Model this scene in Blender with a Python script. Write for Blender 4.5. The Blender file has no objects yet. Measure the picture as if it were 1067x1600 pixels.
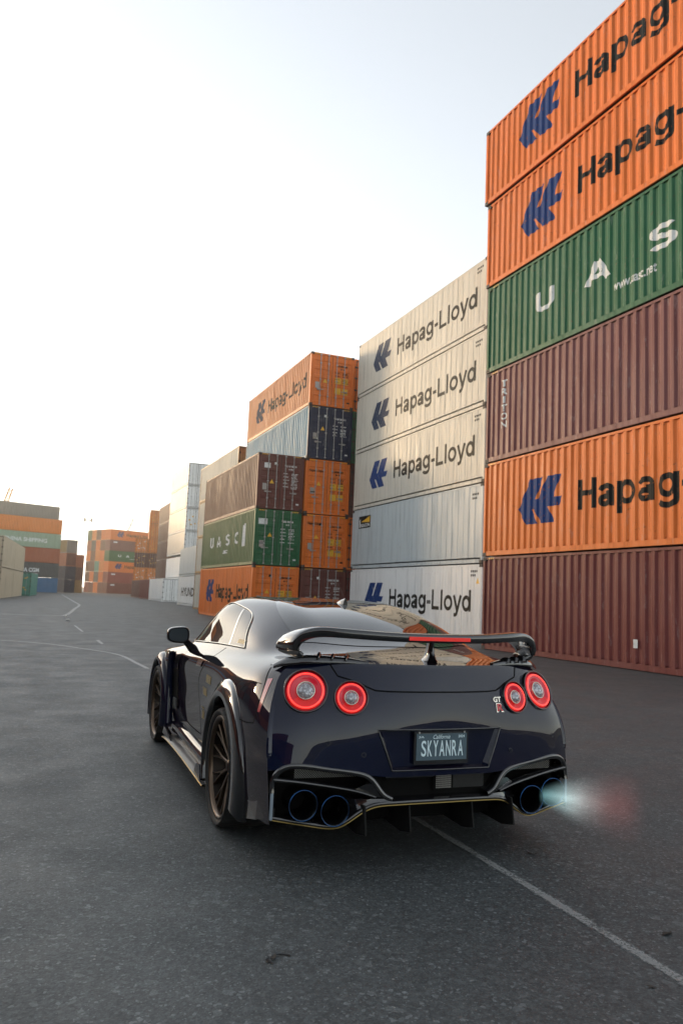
import bpy, bmesh, math, random
import numpy as np
from mathutils import Vector, Matrix
rnd = random.Random(7)
PI = math.pi
R = math.radians
S = bpy.context.scene
C = S.collection

# ------------------------------------------------------------------ camera
cam_d = bpy.data.cameras.new('camera')
cam = bpy.data.objects.new('camera', cam_d)
C.objects.link(cam)
S.camera = cam
cam_d.sensor_fit = 'VERTICAL'
cam_d.sensor_height = 36.0
cam_d.lens = 36.0 * 1224.378 / 1600.0
cam_d.clip_start = 0.05
cam_d.clip_end = 6000
_r = Vector((0.92542257, -0.37654267, 0.0425287))
_u = Vector((-0.08018886, -0.08490645, 0.99315691))
_f = Vector((0.37035499, 0.92250014, 0.10876887))
cam.matrix_world = Matrix(((_r.x, _u.x, -_f.x, 0), (_r.y, _u.y, -_f.y, 0), (_r.z, _u.z, -_f.z, 1.40), (0, 0, 0, 1)))
cam_d.dof.use_dof = True
cam_d.dof.focus_distance = 4.3
cam_d.dof.aperture_fstop = 5.6

# ------------------------------------------------------------------ sky and sun
SUN_AZ = R(-26)      # from +Y, positive towards +X
SUN_EL = R(7)
w = bpy.data.worlds.new('World')
S.world = w
w.use_nodes = True
nt = w.node_tree
nt.nodes.clear()
sky = nt.nodes.new('ShaderNodeTexSky')
sky.sky_type = 'NISHITA'
sky.sun_disc = False
sky.sun_elevation = SUN_EL
sky.sun_rotation = SUN_AZ
sky.air_density = 1.0
sky.dust_density = 0.35
sky.ozone_density = 1.6
hs = nt.nodes.new('ShaderNodeHueSaturation')
hs.inputs['Saturation'].default_value = 0.32
bg = nt.nodes.new('ShaderNodeBackground')
bg.inputs['Strength'].default_value = 0.15
wo = nt.nodes.new('ShaderNodeOutputWorld')
nt.links.new(sky.outputs[0], hs.inputs['Color'])
veil = nt.nodes.new('ShaderNodeMix')          # even pale cloud veil over the whole sky
veil.data_type = 'RGBA'; veil.blend_type = 'ADD'; veil.inputs[0].default_value = 1
veil.inputs[7].default_value = (.36, .38, .40, 1)
nt.links.new(hs.outputs[0], veil.inputs[6])
nt.links.new(veil.outputs[2], bg.inputs[0])
nt.links.new(bg.outputs[0], wo.inputs[0])

sd = bpy.data.lights.new('sun', 'SUN')
sd.energy = 1.5
sd.angle = R(10)
sd.color = (1.0, 0.70, 0.40)
sun = bpy.data.objects.new('sun', sd)
C.objects.link(sun)
_sv = Vector((math.sin(SUN_AZ) * math.cos(SUN_EL), math.cos(SUN_AZ) * math.cos(SUN_EL), math.sin(SUN_EL)))
sun.rotation_euler = _sv.to_track_quat('Z', 'Y').to_euler()
sun.location = _sv * 100

S.view_settings.view_transform = 'Standard'
S.view_settings.look = 'None'
S.view_settings.exposure = 1.55
S.view_settings.gamma = 1
S.view_settings.use_curve_mapping = False
S.render.engine = 'CYCLES'
S.cycles.max_bounces = 8
S.cycles.volume_bounces = 0

# ------------------------------------------------------------------ materials
def nodes(name):
    m = bpy.data.materials.new(name)
    m.use_nodes = True
    return m, m.node_tree, m.node_tree.nodes['Principled BSDF']

def N(t, kind, **kw):
    n = t.nodes.new(kind)
    for k, v in kw.items():
        if k in n.inputs.keys() if hasattr(n.inputs, 'keys') else False:
            n.inputs[k].default_value = v
        else:
            setattr(n, k, v)
    return n

def ramp(t, fac, stops):
    n = t.nodes.new('ShaderNodeValToRGB')
    e = n.color_ramp.elements
    while len(e) < len(stops):
        e.new(0.5)
    for i, (p, c) in enumerate(stops):
        e[i].position = p
        e[i].color = c if len(c) == 4 else (*c, 1)
    t.links.new(fac, n.inputs[0])
    return n

def mix(t, fac, a, b, mode='MIX'):
    n = t.nodes.new('ShaderNodeMix')
    n.data_type = 'RGBA'
    n.blend_type = mode
    for sock, v in ((n.inputs[0], fac), (n.inputs[6], a), (n.inputs[7], b)):
        if hasattr(v, 'links'):
            t.links.new(v, sock)
        else:
            sock.default_value = v if not isinstance(v, tuple) or len(v) == 4 else (*v, 1)
    return n.outputs[2]

def noise(t, vec, scale, detail=4, rough=0.6):
    n = t.nodes.new('ShaderNodeTexNoise')
    n.inputs['Scale'].default_value = scale
    n.inputs['Detail'].default_value = detail
    n.inputs['Roughness'].default_value = rough
    if vec is not None:
        t.links.new(vec, n.inputs['Vector'])
    return n.outputs['Fac']

def mapping(t, src, scale=(1, 1, 1), loc=(0, 0, 0)):
    n = t.nodes.new('ShaderNodeMapping')
    n.inputs['Scale'].default_value = scale
    n.inputs['Location'].default_value = loc
    t.links.new(src, n.inputs['Vector'])
    return n.outputs[0]

def bump(t, bsdf, h, strength, dist=0.01):
    b = t.nodes.new('ShaderNodeBump')
    b.inputs['Strength'].default_value = strength
    b.inputs['Distance'].default_value = dist
    t.links.new(h, b.inputs['Height'])
    t.links.new(b.outputs[0], bsdf.inputs['Normal'])

def paint_mat(name, col, fade=0.06, rust=0.25, rough=0.50):
    """weathered container paint: faded patches, vertical dirt runs, rust specks"""
    m, t, b = nodes(name)
    tc = t.nodes.new('ShaderNodeTexCoord')
    oi = t.nodes.new('ShaderNodeObjectInfo')
    add = t.nodes.new('ShaderNodeVectorMath')
    add.operation = 'ADD'
    geo = t.nodes.new('ShaderNodeNewGeometry')
    t.links.new(geo.outputs['Position'], add.inputs[0])
    rv = t.nodes.new('ShaderNodeCombineXYZ')
    mm = t.nodes.new('ShaderNodeMath'); mm.operation = 'MULTIPLY'; mm.inputs[1].default_value = 40.0
    t.links.new(oi.outputs['Random'], mm.inputs[0])
    t.links.new(mm.outputs[0], rv.inputs[0])
    t.links.new(rv.outputs[0], add.inputs[1])
    v = add.outputs[0]
    big = noise(t, v, 0.35, 5, 0.65)
    run = noise(t, mapping(t, v, (3.0, 3.0, 0.22)), 1.6, 5, 0.7)
    speck = noise(t, v, 9.0, 6, 0.75)
    hsv = np.array(col)
    pale = tuple(hsv * (1 - fade) + fade * np.array((0.62, 0.58, 0.54)))
    dark = tuple(hsv * 0.62)
    c1 = mix(t, ramp(t, big, [(0.35, (0, 0, 0)), (0.7, (1, 1, 1))]).outputs[0], tuple(col), pale)
    c2 = mix(t, ramp(t, run, [(0.50, (0, 0, 0)), (0.70, (0.7, 0.7, 0.7))]).outputs[0], c1, dark)
    rs = ramp(t, speck, [(0.61, (0, 0, 0)), (0.66, (rust * 3, rust * 3, rust * 3))])
    c3 = mix(t, rs.outputs[0], c2, (0.11, 0.045, 0.02))
    # pale scuffs where boxes have been rubbed
    scf = noise(t, mapping(t, v, (5.0, 5.0, 1.1)), 1.1, 6, 0.8)
    sm_ = ramp(t, scf, [(0.585, (0, 0, 0)), (0.63, (.45, .45, .45))])
    c3 = mix(t, sm_.outputs[0], c3, tuple(hsv * .6 + .4 * np.array((.5, .46, .43))))
    t.links.new(c3, b.inputs['Base Color'])
    rr = ramp(t, run, [(0.3, (rough - .08,) * 3), (0.8, (rough + .22,) * 3)])
    t.links.new(rr.outputs[0], b.inputs['Roughness'])
    b.inputs['Specular IOR Level'].default_value = 0.28
    bump(t, b, noise(t, v, 2.2, 3, 0.5), 0.05, 0.03)
    return m

def worn_print(name, col):
    """painted lettering with chips and scratches showing the coat below"""
    m = plain(name, col, .6, 0, .12)
    t = m.node_tree; b = t.nodes['Principled BSDF']
    geo = t.nodes.new('ShaderNodeNewGeometry')
    a = noise(t, mapping(t, geo.outputs['Position'], (2.2, 2.2, 1.0)), 4.0, 7, .78)
    c = ramp(t, a, [(.36, (.25, .25, .25)), (.43, (1, 1, 1))])
    t.links.new(c.outputs[0], b.inputs['Alpha'])
    return m

def plain(name, col, rough=0.5, metal=0.0, spec=0.5, coat=0.0, emit=None, estr=0):
    m, t, b = nodes(name)
    tc = t.nodes.new('ShaderNodeTexCoord')
    n = noise(t, tc.outputs['Object'], 14.0, 3, 0.6)
    a = tuple(np.array(col) * 0.88)
    bb = tuple(np.minimum(np.array(col) * 1.1, 1))
    c = mix(t, n, a, bb)
    t.links.new(c, b.inputs['Base Color'])
    b.inputs['Roughness'].default_value = rough
    b.inputs['Metallic'].default_value = metal
    b.inputs['Specular IOR Level'].default_value = spec
    b.inputs['Coat Weight'].default_value = coat
    b.inputs['Coat Roughness'].default_value = 0.02
    if emit:
        b.inputs['Emission Color'].default_value = (*emit, 1)
        b.inputs['Emission Strength'].default_value = estr
    return m

COL = dict(
    white_sun_dimmed=(0.40, 0.39, 0.365),  # white side walls, colour darkened to offset the sun on them
    orange=(0.74, 0.172, 0.019), orange_sunlit=(0.62, 0.23, 0.085), green=(0.008, 0.115, 0.045), green_sunlit=(0.055, 0.130, 0.050),  # paler orange and green: sunlit wash put into the side walls' colour
    maroon=(0.165, 0.032, 0.028), maroon_pale=(0.185, 0.058, 0.056), brown=(0.125, 0.038, 0.032), brown_pale=(0.155, 0.075, 0.055),
    cream=(0.60, 0.57, 0.49), white=(0.78, 0.79, 0.78), bluewhite=(0.47, 0.53, 0.55), navy=(0.010, 0.022, 0.060),
    lightblue=(0.12, 0.29, 0.40), blue=(0.05, 0.14, 0.27), red=(0.26, 0.035, 0.03), tan=(0.34, 0.20, 0.075),
    olive=(0.22, 0.15, 0.05), teal=(0.07, 0.27, 0.22), slate=(0.07, 0.075, 0.08), sage=(0.30, 0.40, 0.29), terracotta=(0.36, 0.10, 0.045),
    grey=(0.18, 0.18, 0.17), sand=(0.55, 0.46, 0.33), amber=(0.70, 0.205, 0.028), leaf=(0.12, 0.26, 0.04))
PM = {}
def pm(c):
    if c not in PM:
        PM[c] = paint_mat(c + '_container_paint', COL[c], fade=0.05 if c not in ('navy',) else 0.03,
                          rust=0.18 if c not in ('white', 'cream', 'bluewhite') else 0.12)
    return PM[c]

M_STEEL = plain('galvanised_steel', (0.36, 0.36, 0.35), 0.45, 0.7)
M_CAST = plain('dark_cast_steel', (0.045, 0.035, 0.032), 0.7)
M_RUBBER = plain('door_seal_rubber', (0.015, 0.015, 0.016), 0.7)
M_BLACKPRINT = worn_print('black_print', (0.008, 0.011, 0.012))
M_BLUEPRINT = worn_print('blue_print', (0.014, 0.048, 0.18))
M_GREYPRINT = worn_print('grey_print', (0.020, 0.027, 0.028))
M_FADEPRINT = worn_print('faded_blue_print', (0.018, 0.040, 0.09))
M_WHITEPRINT = worn_print('white_print', (0.72, 0.74, 0.73))
M_YELLOW = plain('yellow_print', (0.75, 0.42, 0.03), 0.5)
M_REDPRINT = plain('red_print', (0.5, 0.03, 0.03), 0.5)
M_WOOD = plain('container_floor_underside', (0.03, 0.025, 0.022), 0.8)

# ------------------------------------------------------------------ mesh helpers
class MB:
    def __init__(self):
        self.v = []; self.f = []; self.sm = []
    def add(self, vs, fs, smooth=False):
        o = len(self.v)
        self.v += [tuple(map(float, p)) for p in vs]
        self.f += [tuple(o + i for i in f) for f in fs]
        self.sm += [smooth] * len(fs)
        return self
    def box(self, lo, hi):
        x0, y0, z0 = lo; x1, y1, z1 = hi
        return self.add([(x0, y0, z0), (x1, y0, z0), (x1, y1, z0), (x0, y1, z0), (x0, y0, z1), (x1, y0, z1), (x1, y1, z1), (x0, y1, z1)],
                        [(0, 3, 2, 1), (4, 5, 6, 7), (0, 1, 5, 4), (1, 2, 6, 5), (2, 3, 7, 6), (3, 0, 4, 7)])
    def grid(self, P, smooth=True, flip=False, closed=False):
        P = np.asarray(P, float)
        n, m = P.shape[:2]
        fs = []
        for i in range(n - 1):
            for j in range(m if closed else m - 1):
                k = (j + 1) % m
                q = (i * m + j, i * m + k, (i + 1) * m + k, (i + 1) * m + j)
                fs.append(q[::-1] if flip else q)
        return self.add(P.reshape(-1, 3), fs, smooth)
    def tube(self, path, r, n=8, cap=True, sx=1.0):
        path = [Vector(p) for p in path]
        rs = r if hasattr(r, '__len__') else [r] * len(path)
        rings = []
        ref = None
        for i, p in enumerate(path):
            d = (path[min(i + 1, len(path) - 1)] - path[max(i - 1, 0)]).normalized()
            if ref is None:
                ref = Vector((0, 0, 1)) if abs(d.z) < 0.9 else Vector((1, 0, 0))
            a = (ref - d * ref.dot(d)).normalized()
            b = d.cross(a)
            ref = a
            rings.append([p + (a * math.cos(2 * PI * k / n) + b * math.sin(2 * PI * k / n) * sx) * rs[i] for k in range(n)])
        self.grid([[tuple(q) for q in ring] for ring in rings], True, closed=True)
        if cap:
            self.add([tuple(q) for q in rings[0]], [tuple(range(n))[::-1]])
            self.add([tuple(q) for q in rings[-1]], [tuple(range(n))])
        return self
    def lathe(self, prof, n=48, axis='x', smooth=True):
        """prof: list of (axial, radius)"""
        G = []
        for a, r in prof:
            ring = []
            for k in range(n):
                c, s = math.cos(2 * PI * k / n), math.sin(2 * PI * k / n)
                ring.append((a, r * c, r * s) if axis == 'x' else ((r * c, a, r * s) if axis == 'y' else (r * c, r * s, a)))
            G.append(ring)
        return self.grid(G, smooth, closed=True)
    def prism(self, poly, fn0, fn1, smooth=False):
        n = len(poly)
        a = [fn0(*p) for p in poly]; b = [fn1(*p) for p in poly]
        return self.add(a + b, [tuple(range(n)), tuple(range(n, 2 * n))[::-1]] + [(i, n + i, n + (i + 1) % n, (i + 1) % n) for i in range(n)], smooth)
    def mesh(self, name, recalc=True, merge=0.0):
        me = bpy.data.meshes.new(name)
        me.from_pydata(self.v, [], self.f)
        me.polygons.foreach_set('use_smooth', self.sm)
        if recalc or merge:
            bm = bmesh.new(); bm.from_mesh(me)
            if merge:
                bmesh.ops.remove_doubles(bm, verts=bm.verts, dist=merge)
            if recalc:
                bmesh.ops.recalc_face_normals(bm, faces=bm.faces)
            bm.to_mesh(me); bm.free()
        me.update()
        return me
    def build(self, name, mat, parent=None, recalc=True, merge=0.0, data=None):
        return ob(name, self.mesh(name, recalc, merge), mat, parent)

def ob(name, me, mat=None, parent=None, loc=None):
    """one mesh object; the material sits on the object so that mesh data can be shared"""
    o = bpy.data.objects.new(name, me)
    C.objects.link(o)
    if mat is not None:
        if not me.materials:
            me.materials.append(mat)
        o.material_slots[0].link = 'OBJECT'
        o.material_slots[0].material = mat
    if parent is not None:
        o.parent = parent
    if loc is not None:
        o.location = loc
    return o

def tag(o, label, cat, group=None, kind=None):
    if label: o['label'] = label
    if cat: o['category'] = cat
    if group: o['group'] = group
    if kind: o['kind'] = kind
    return o

def empty(name, loc=(0, 0, 0), rz=0.0):
    o = bpy.data.objects.new(name, None)
    C.objects.link(o)
    o.location = loc
    o.rotation_euler = (0, 0, rz)
    o.empty_display_size = 0.3
    return o

_txt = {}
def text_mesh(s, weight=0.0, spacing=1.0):
    """flat text as mesh, normalised to its own bounding box (0..1, 0..1), returned as (verts2d, faces, aspect)"""
    key = (s, weight, spacing)
    if key in _txt:
        return _txt[key]
    cu = bpy.data.curves.new('lettering', 'FONT')
    cu.body = s
    cu.offset = weight
    cu.space_character = spacing
    cu.resolution_u = 4
    o = bpy.data.objects.new('lettering', cu)
    C.objects.link(o)
    dg = bpy.context.evaluated_depsgraph_get()
    dg.update()
    me = bpy.data.meshes.new_from_object(o.evaluated_get(dg))
    v = np.array([p.co[:] for p in me.vertices])[:, :2]
    f = [tuple(p.vertices) for p in me.polygons]
    bpy.data.objects.remove(o)
    bpy.data.curves.remove(cu)
    bpy.data.meshes.remove(me)
    lo, hi = v.min(0), v.max(0)
    asp = (hi[0] - lo[0]) / (hi[1] - lo[1])
    _txt[key] = (v - lo) / (hi - lo), f, asp, lo, hi
    return _txt[key]

# ------------------------------------------------------------------ stroke lettering (grotesque bold)
TW = 0.175
def _line(*p): return [(p[i], p[i + 1]) for i in range(0, len(p), 2)]
def _arc(cx, cy, rx, ry, a0, a1, n=20):
    return [(cx + rx * math.cos(R(a0 + (a1 - a0) * i / n)), cy + ry * math.sin(R(a0 + (a1 - a0) * i / n))) for i in range(n + 1)]
_h = TW / 2
GLY = {
    'H': (1.0, [_line(.18, 0, .18, 1), _line(.82, 0, .82, 1), _line(.18, .53, .82, .53)]),
    'a': (.77, [_line(.60, 0, .60, .50), _arc(.355, .50, .245, .155, 0, 168, 14), _arc(.325, .205, .205, .125, 0, 360, 22), _line(.36, .40, .60, .43)]),
    'p': (.85, [_line(.16, -.27, .16, .74), _arc(.46, .37, .265, .29, 0, 360, 28)]),
    'd': (.85, [_line(.69, 0, .69, 1), _arc(.39, .37, .265, .29, 0, 360, 28)]),
    'g': (.85, [_line(.69, -.05, .69, .74), _arc(.39, .39, .265, .27, 0, 360, 28), _arc(.39, -.04, .30, .15, 0, -165, 14)]),
    '-': (.46, [_line(.05, .37, .41, .37)]),
    'L': (.82, [_line(.16, 0, .16, 1), _line(.16, _h, .78, _h)]),
    'l': (.38, [_line(.19, 0, .19, 1)]),
    'o': (.85, [_arc(.425, .37, .30, .29, 0, 360, 28)]),
    'y': (.77, [_line(.09, .74, .385, .02), _line(.69, .74, .385, -.03, .32, -.15, .24, -.19, .10, -.19)]),
    'U': (.9, [_line(.15, 1, .15, .34) + _arc(.45, .34, .30, .26, 180, 360, 14) + _line(.75, .34, .75, 1)]),
    'A': (.9, [_line(.07, 0, .44, .97), _line(.83, 0, .46, .97), _line(.2, .29, .7, .29)]),
    'S': (.84, [_arc(.42, .715, .27, .20, 25, 270, 16), _arc(.42, .285, .29, .205, 90, -155, 16)]),
    'C': (.9, [_arc(.46, .5, .34, .415, 48, 312, 22)]),
}
def stroke_text(s, wt=1.0):
    """list of strips (each a list of quads in 2D, unit = cap height)"""
    x = 0; strips = []
    for ch in s:
        adv, paths = GLY[ch]
        for p in paths:
            P = np.array(p) + [x, 0]
            keep = [0] + [i for i in range(1, len(P)) if np.hypot(*(P[i] - P[i - 1])) > 1e-5]
            P = P[keep]
            closed = np.hypot(*(P[0] - P[-1])) < 1e-4
            d = np.gradient(P, axis=0) if len(P) > 2 else np.array([P[1] - P[0]] * 2)
            if closed:
                d[0] = d[-1] = P[1] - P[-2]
            nrm = np.stack([-d[:, 1], d[:, 0]], 1)
            nrm /= np.linalg.norm(nrm, axis=1)[:, None]
            a, b = P + nrm * _h * wt, P - nrm * _h * wt
            strips.append((a, b))
        x += adv
    return strips, x

# ------------------------------------------------------------------ shipping containers
L40, L20, CW, CH = 12.192, 6.058, 2.438, 2.896
PITCH, DEPTH = 0.30, 0.040
def corr_x(y, L):
    """depth of the trapezoid corrugation below the outer face at distance y along the side"""
    p = ((y - 0.14) % PITCH) / PITCH
    if p < .30: return 0.0
    if p < .52: return DEPTH * (p - .30) / .22
    if p < .78: return DEPTH
    return DEPTH * (1 - p) / .22
def folds(L):
    out = []
    k = 0
    while True:
        for q in (0, .30, .52, .78):
            y = 0.14 + (k + q) * PITCH
            if y > L - 0.12: return out
            out.append(y)
        k += 1
X0 = 0.010          # the panel lies this far inside the outer plane of rails and posts
_cache = {}
def side_mesh(L, H, kind):
    key = ('side', L, round(H, 2), kind)
    if key in _cache: return _cache[key]
    m = MB()
    z0, z1 = .155, H - .075
    if kind == 'corr':
        ys = [0.10] + folds(L) + [L - 0.10]
        jit = random.Random(3)
        a = []
        for y in ys:
            d = corr_x(y, L) + X0
            a.append([(d, y, z0 + (.05 if d > .03 else 0)), (d, y, z1 - (.035 if d > .03 else 0))])
        m.grid(a, False)
        m.add([(X0 + DEPTH + .004, .1, z0 - .02), (X0 + DEPTH + .004, L - .1, z0 - .02), (X0 + DEPTH + .004, L - .1, z1 + .02), (X0 + DEPTH + .004, .1, z1 + .02)], [(0, 1, 2, 3)])
    else:                      # reefer: flat sheets with narrow vertical swages
        ys = [0.06]
        y = .5
        while y < L - .3:
            ys += [y, y + .018, y + .036]
            y += .42
        ys.append(L - .06)
        a = []
        for i, y in enumerate(ys):
            d = X0 + (.009 if (i - 1) % 3 == 1 and 0 < i < len(ys) - 1 else 0)
            a.append([(d, y, z0 + .06), (d, y, z1)])
        m.grid(a, False)
    _cache[key] = m.mesh('side_panel', recalc=False)
    return _cache[key]

def chamfer_bar(m, lo, hi):
    m.box(lo, hi)

def parts_mesh(L, H, kind):
    """meshes of the frame pieces, shared by all containers of one size"""
    key = ('frame', L, round(H, 2), kind)
    if key in _cache: return _cache[key]
    D = {}
    g = 0.012
    D['corner_post'] = [MB().box((0, 0, .118), (.10, .10, H - .118)), MB().box((CW - .10, 0, .118), (CW, .10, H - .118)),
                        MB().box((0, L - .10, .118), (.10, L, H - .118)), MB().box((CW - .10, L - .10, .118), (CW, L, H - .118))]
    D['bottom_rail'] = [MB().box((.004, .165, .02), (.06, L - .165, .158)), MB().box((CW - .06, .165, .02), (CW - .004, L - .165, .158))]
    D['top_rail'] = [MB().box((.004, .165, H - .078), (.055, L - .165, H - .012)), MB().box((CW - .055, .165, H - .078), (CW - .004, L - .165, H - .012))]
    D['door_header'] = [MB().box((.165, .003, H - .105), (CW - .165, .08, H - .012))]
    D['door_sill'] = [MB().box((.165, .003, .018), (CW - .165, .08, .135))]
    D['end_rail'] = [MB().box((.165, L - .08, H - .105), (CW - .165, L - .003, H - .012)), MB().box((.165, L - .08, .018), (CW - .165, L - .003, .135))]
    cs = []
    for x in (0, CW - .162):
        for y in (0, L - .178):
            for z in (0, H - .118):
                b = MB().box((x - .002, y - .002, z), (x + .164, y + .180, z + .118))
                # dark slots of the casting
                xs = x - .0035 if x == 0 else x + .1655
                b.add([(xs, y + .05, z + .03), (xs, y + .13, z + .03), (xs, y + .13, z + .09), (xs, y + .05, z + .09)], [(0, 1, 2, 3)])
                cs.append(b)
    D['corner_casting'] = cs
    # roof and floor
    rf = MB()
    a = []
    for y in [0.06] + folds(L)[::1] + [L - .06]:
        d = H - .03 - corr_x(y, L) * .5
        a.append([(.05, y, d), (CW - .05, y, d)])
    rf.grid(a, False)
    D['roof_panel'] = [rf]
    D['floor'] = [MB().box((.06, .08, .10), (CW - .06, L - .08, .15))]
    # front wall
    fw = MB()
    a = []
    x = .10
    xs = [x]
    while x < CW - .3:
        xs += [x + .06, x + .11, x + .17, x + .22]
        x += .24
    xs.append(CW - .10)
    for i, x in enumerate(xs):
        d = L - .02 - (.035 if i % 4 in (2, 3) and kind == 'corr' else 0)
        a.append([(x, d, .135), (x, d, H - .105)])
    fw.grid(a, False)
    D['end_panel'] = [fw]
    out = {k: [b.mesh(k) for b in v] for k, v in D.items()}
    # door leaves
    leaves = []
    for x0, x1 in ((.105, CW / 2 - .012), (CW / 2 + .012, CW - .105)):
        m = MB()
        a = []
        zs = [.14, .20]
        z = .24
        n = 5
        step = (H - .50) / n
        for i in range(n):
            zs += [z + .0, z + .04, z + step * .62, z + step * .62 + .04]
            z += step
        zs += [H - .16, H - .11]
        prof = []
        for i, zz in enumerate(zs):
            if kind == 'corr':
                d = .03 + (.022 if (i - 2) % 4 in (1, 2) and 2 <= i < len(zs) - 2 else 0)
            else:
                d = .03
            prof.append((d, zz))
        xe = (x0 + .09, x1 - .09)
        a = [[(x, d, zz) for d, zz in prof] for x in xe]
        m.grid(a, False)
        m.box((x0, .026, .14), (x0 + .09, .07, H - .11)); m.box((x1 - .09, .026, .14), (x1, .07, H - .11))
        leaves.append(m.mesh('door'))
    out['door'] = leaves
    bars = []
    for x0, x1 in ((.105, CW / 2 - .012), (CW / 2 + .012, CW - .105)):
        two = []
        for q in (.40, .80) if x0 < .2 else (.20, .60):
            x = x0 + (x1 - x0) * q
            m = MB().tube([(x, .0, .06), (x, .0, H - .05)], .021, 8)
            for zz in (.09, .55, H * .5, H - .55, H - .09):
                m.box((x - .045, -.028, zz - .03), (x + .045, .024, zz + .03))
            two.append(m.mesh('locking_bar'))
        bars.append(two)
    out['locking_bar'] = bars
    hs_ = []
    for sgn, x0 in ((1, .45), (-1, CW - .45)):
        m = MB()
        m.box((x0 - .10, -.045, .86), (x0 + .28, -.028, .895) if sgn > 0 else (x0 + .10, -.028, .895)) if sgn > 0 else m.box((x0 - .28, -.045, .86), (x0 + .10, -.028, .895))
        m.box((x0 - .05, -.05, .84), (x0 + .05, .022, .92))
        hs_.append(m.mesh('handle'))
    out['handle'] = hs_
    out['door_seal'] = [MB().box((CW / 2 - .012, .034, .14), (CW / 2 + .012, .075, H - .11)).mesh('door_seal')]
    hz = MB()
    for xx in (.18, CW - .56):
        for k in range(5):
            hz.add([(xx + k * .08, -.0005, H - .098), (xx + k * .08 + .04, -.0005, H - .098), (xx + k * .08 + .075, -.0005, H - .03), (xx + k * .08 + .035, -.0005, H - .03)], [(0, 1, 2, 3)])
    out['hazard_stripe'] = [hz.mesh('hazard_stripe')]
    hk = MB()
    for k in range(3):
        y = L - .30 - k * .11
        hk.add([(.0028, y, H - .073), (.0028, y - .05, H - .073), (.0028, y - .085, H - .02), (.0028, y - .035, H - .02)], [(0, 1, 2, 3)])
    out['side_stripe'] = [hk.mesh('hazard_stripe')]
    _cache[key] = out
    return out

def door_marks(kind, H, seed):
    """code lines, data block, plates and warning triangles printed on the doors"""
    rr = random.Random(seed)
    w_, y_, g_ = MB(), MB(), MB()
    def bar(m, x, z, wd, hg, y=.0265):
        m.add([(x, y, z), (x + wd, y, z), (x + wd, y, z + hg), (x, y, z + hg)], [(0, 1, 2, 3)])
    def words(m, x, z, total, hg):
        q = x
        while q < x + total:
            l = rr.uniform(.03, .055)
            bar(m, q, z, l, hg)
            q += l + rr.choice((.014, .014, .05))
    y0 = .0265
    R0 = CW / 2 + .13
    words(w_, R0 + .14, H - .62, .55, .09)
    words(w_, R0 + .30, H - .77, .20, .07)
    for k in range(4 + rr.randint(0, 2)):
        z = H - 1.02 - k * .17
        words(w_, R0 + .02, z + .04, .24, .045)
        words(w_, R0 + .45, z + .04, .30, .045)
        if rr.random() > .3: words(w_, R0 + .45, z - .03, .26, .045)
    if kind == 1:
        bar(w_, .33, H - .75, .33, .26)
    if rr.random() > .4:
        bar(w_, .86, H - .55, .12, .12)
    bar(g_, .28, 1.0 + rr.uniform(-.1, .1), .22, .33)
    if rr.random() > .4: bar(w_, .30, H - 1.75, .28, .07)
    bar(w_, CW - .35, .30, .16, .07)
    # warning triangle
    tx, tz = .66 + rr.uniform(-.06, .06), 1.18 + rr.uniform(0, .35)
    y_.add([(tx, y0 - .002, tz), (tx + .24, y0 - .002, tz), (tx + .12, y0 - .002, tz + .21)], [(0, 1, 2)])
    if kind == 2:
        for zz in (H - 1.55, H - 2.1):
            bar(y_, R0 + .03, zz, .34, .33)
            bar(y_, R0 + .44, zz, .32, .33)
    return w_, y_, g_

_marks = {}
def conform(vs, fs, L, x_out, kind):
    """cut flat print (local y, z) along the folds of the corrugation and lay it on the sheet"""
    bm = bmesh.new()
    bv = [bm.verts.new((0, p[0], p[1])) for p in vs]
    for f in fs:
        try: bm.faces.new([bv[i] for i in f])
        except ValueError: pass
    if kind == 'corr':
        ys = [p[0] for p in vs]
        for y in folds(L):
            if min(ys) < y < max(ys):
                bmesh.ops.bisect_plane(bm, geom=bm.verts[:] + bm.edges[:] + bm.faces[:], plane_co=(0, y, 0), plane_no=(0, 1, 0), dist=1e-5)
    return bm

LOGO = [(2.42, 2.17), (3.03, 2.17), (2.68, 1.56), (2.79, 1.56), (3.2, 2.17), (3.83, 2.17), (3.49, 1.555), (3.90, 1.545), (3.74, 1.30), (3.25, 1.305), (3.57, .85), (2.96, .85), (2.6, 1.285), (2.49, 1.285), (2.8, .855), (2.23, .86), (1.86, 1.33)]
def side_print(name, items, L, kind):
    """items: list of (list of polygons [(u, z), ...]) with u measured from the far end; every layer a little prouder"""
    key = (name, L, kind)
    if key in _marks: return _marks[key]
    out = bmesh.new()
    for i, polys in enumerate(items):
        vs, fs = [], []
        for p in polys:
            o = len(vs)
            vs += [(L - u, z) for u, z in p]
            fs.append(tuple(range(o, o + len(p))))
        bm = conform(vs, fs, L, 0, kind)
        for v in bm.verts:
            d = corr_x(v.co.y, L) if kind == 'corr' else 0.0
            v.co.x = X0 + d - .003 - .0004 * (i % 9)
        me = bpy.data.meshes.new('tmp'); bm.to_mesh(me); bm.free()
        out.from_mesh(me); bpy.data.meshes.remove(me)
    me = bpy.data.meshes.new(name); out.to_mesh(me); out.free()
    _marks[key] = me
    return me

def strips_items(s, u0, u1, z0, cap, wt=1.0, total=None):
    strips, adv = stroke_text(s, wt)
    sc = (u1 - u0) / adv if total is None else total
    items = []
    for a, b in strips:
        quads = []
        for i in range(len(a) - 1):
            q = [a[i], a[i + 1], b[i + 1], b[i]]
            quads.append([(u0 + p[0] * sc, z0 + p[1] * cap) for p in q])
        items.append(quads)
    return items

def font_items(s, u0, u1, z0, z1, weight=0.02, vertical=False):
    v, f, asp, lo, hi = text_mesh(s, weight)
    return [[[(u0 + v[i][0] * (u1 - u0), z0 + v[i][1] * (z1 - z0)) for i in fc] for fc in f]]

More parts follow.
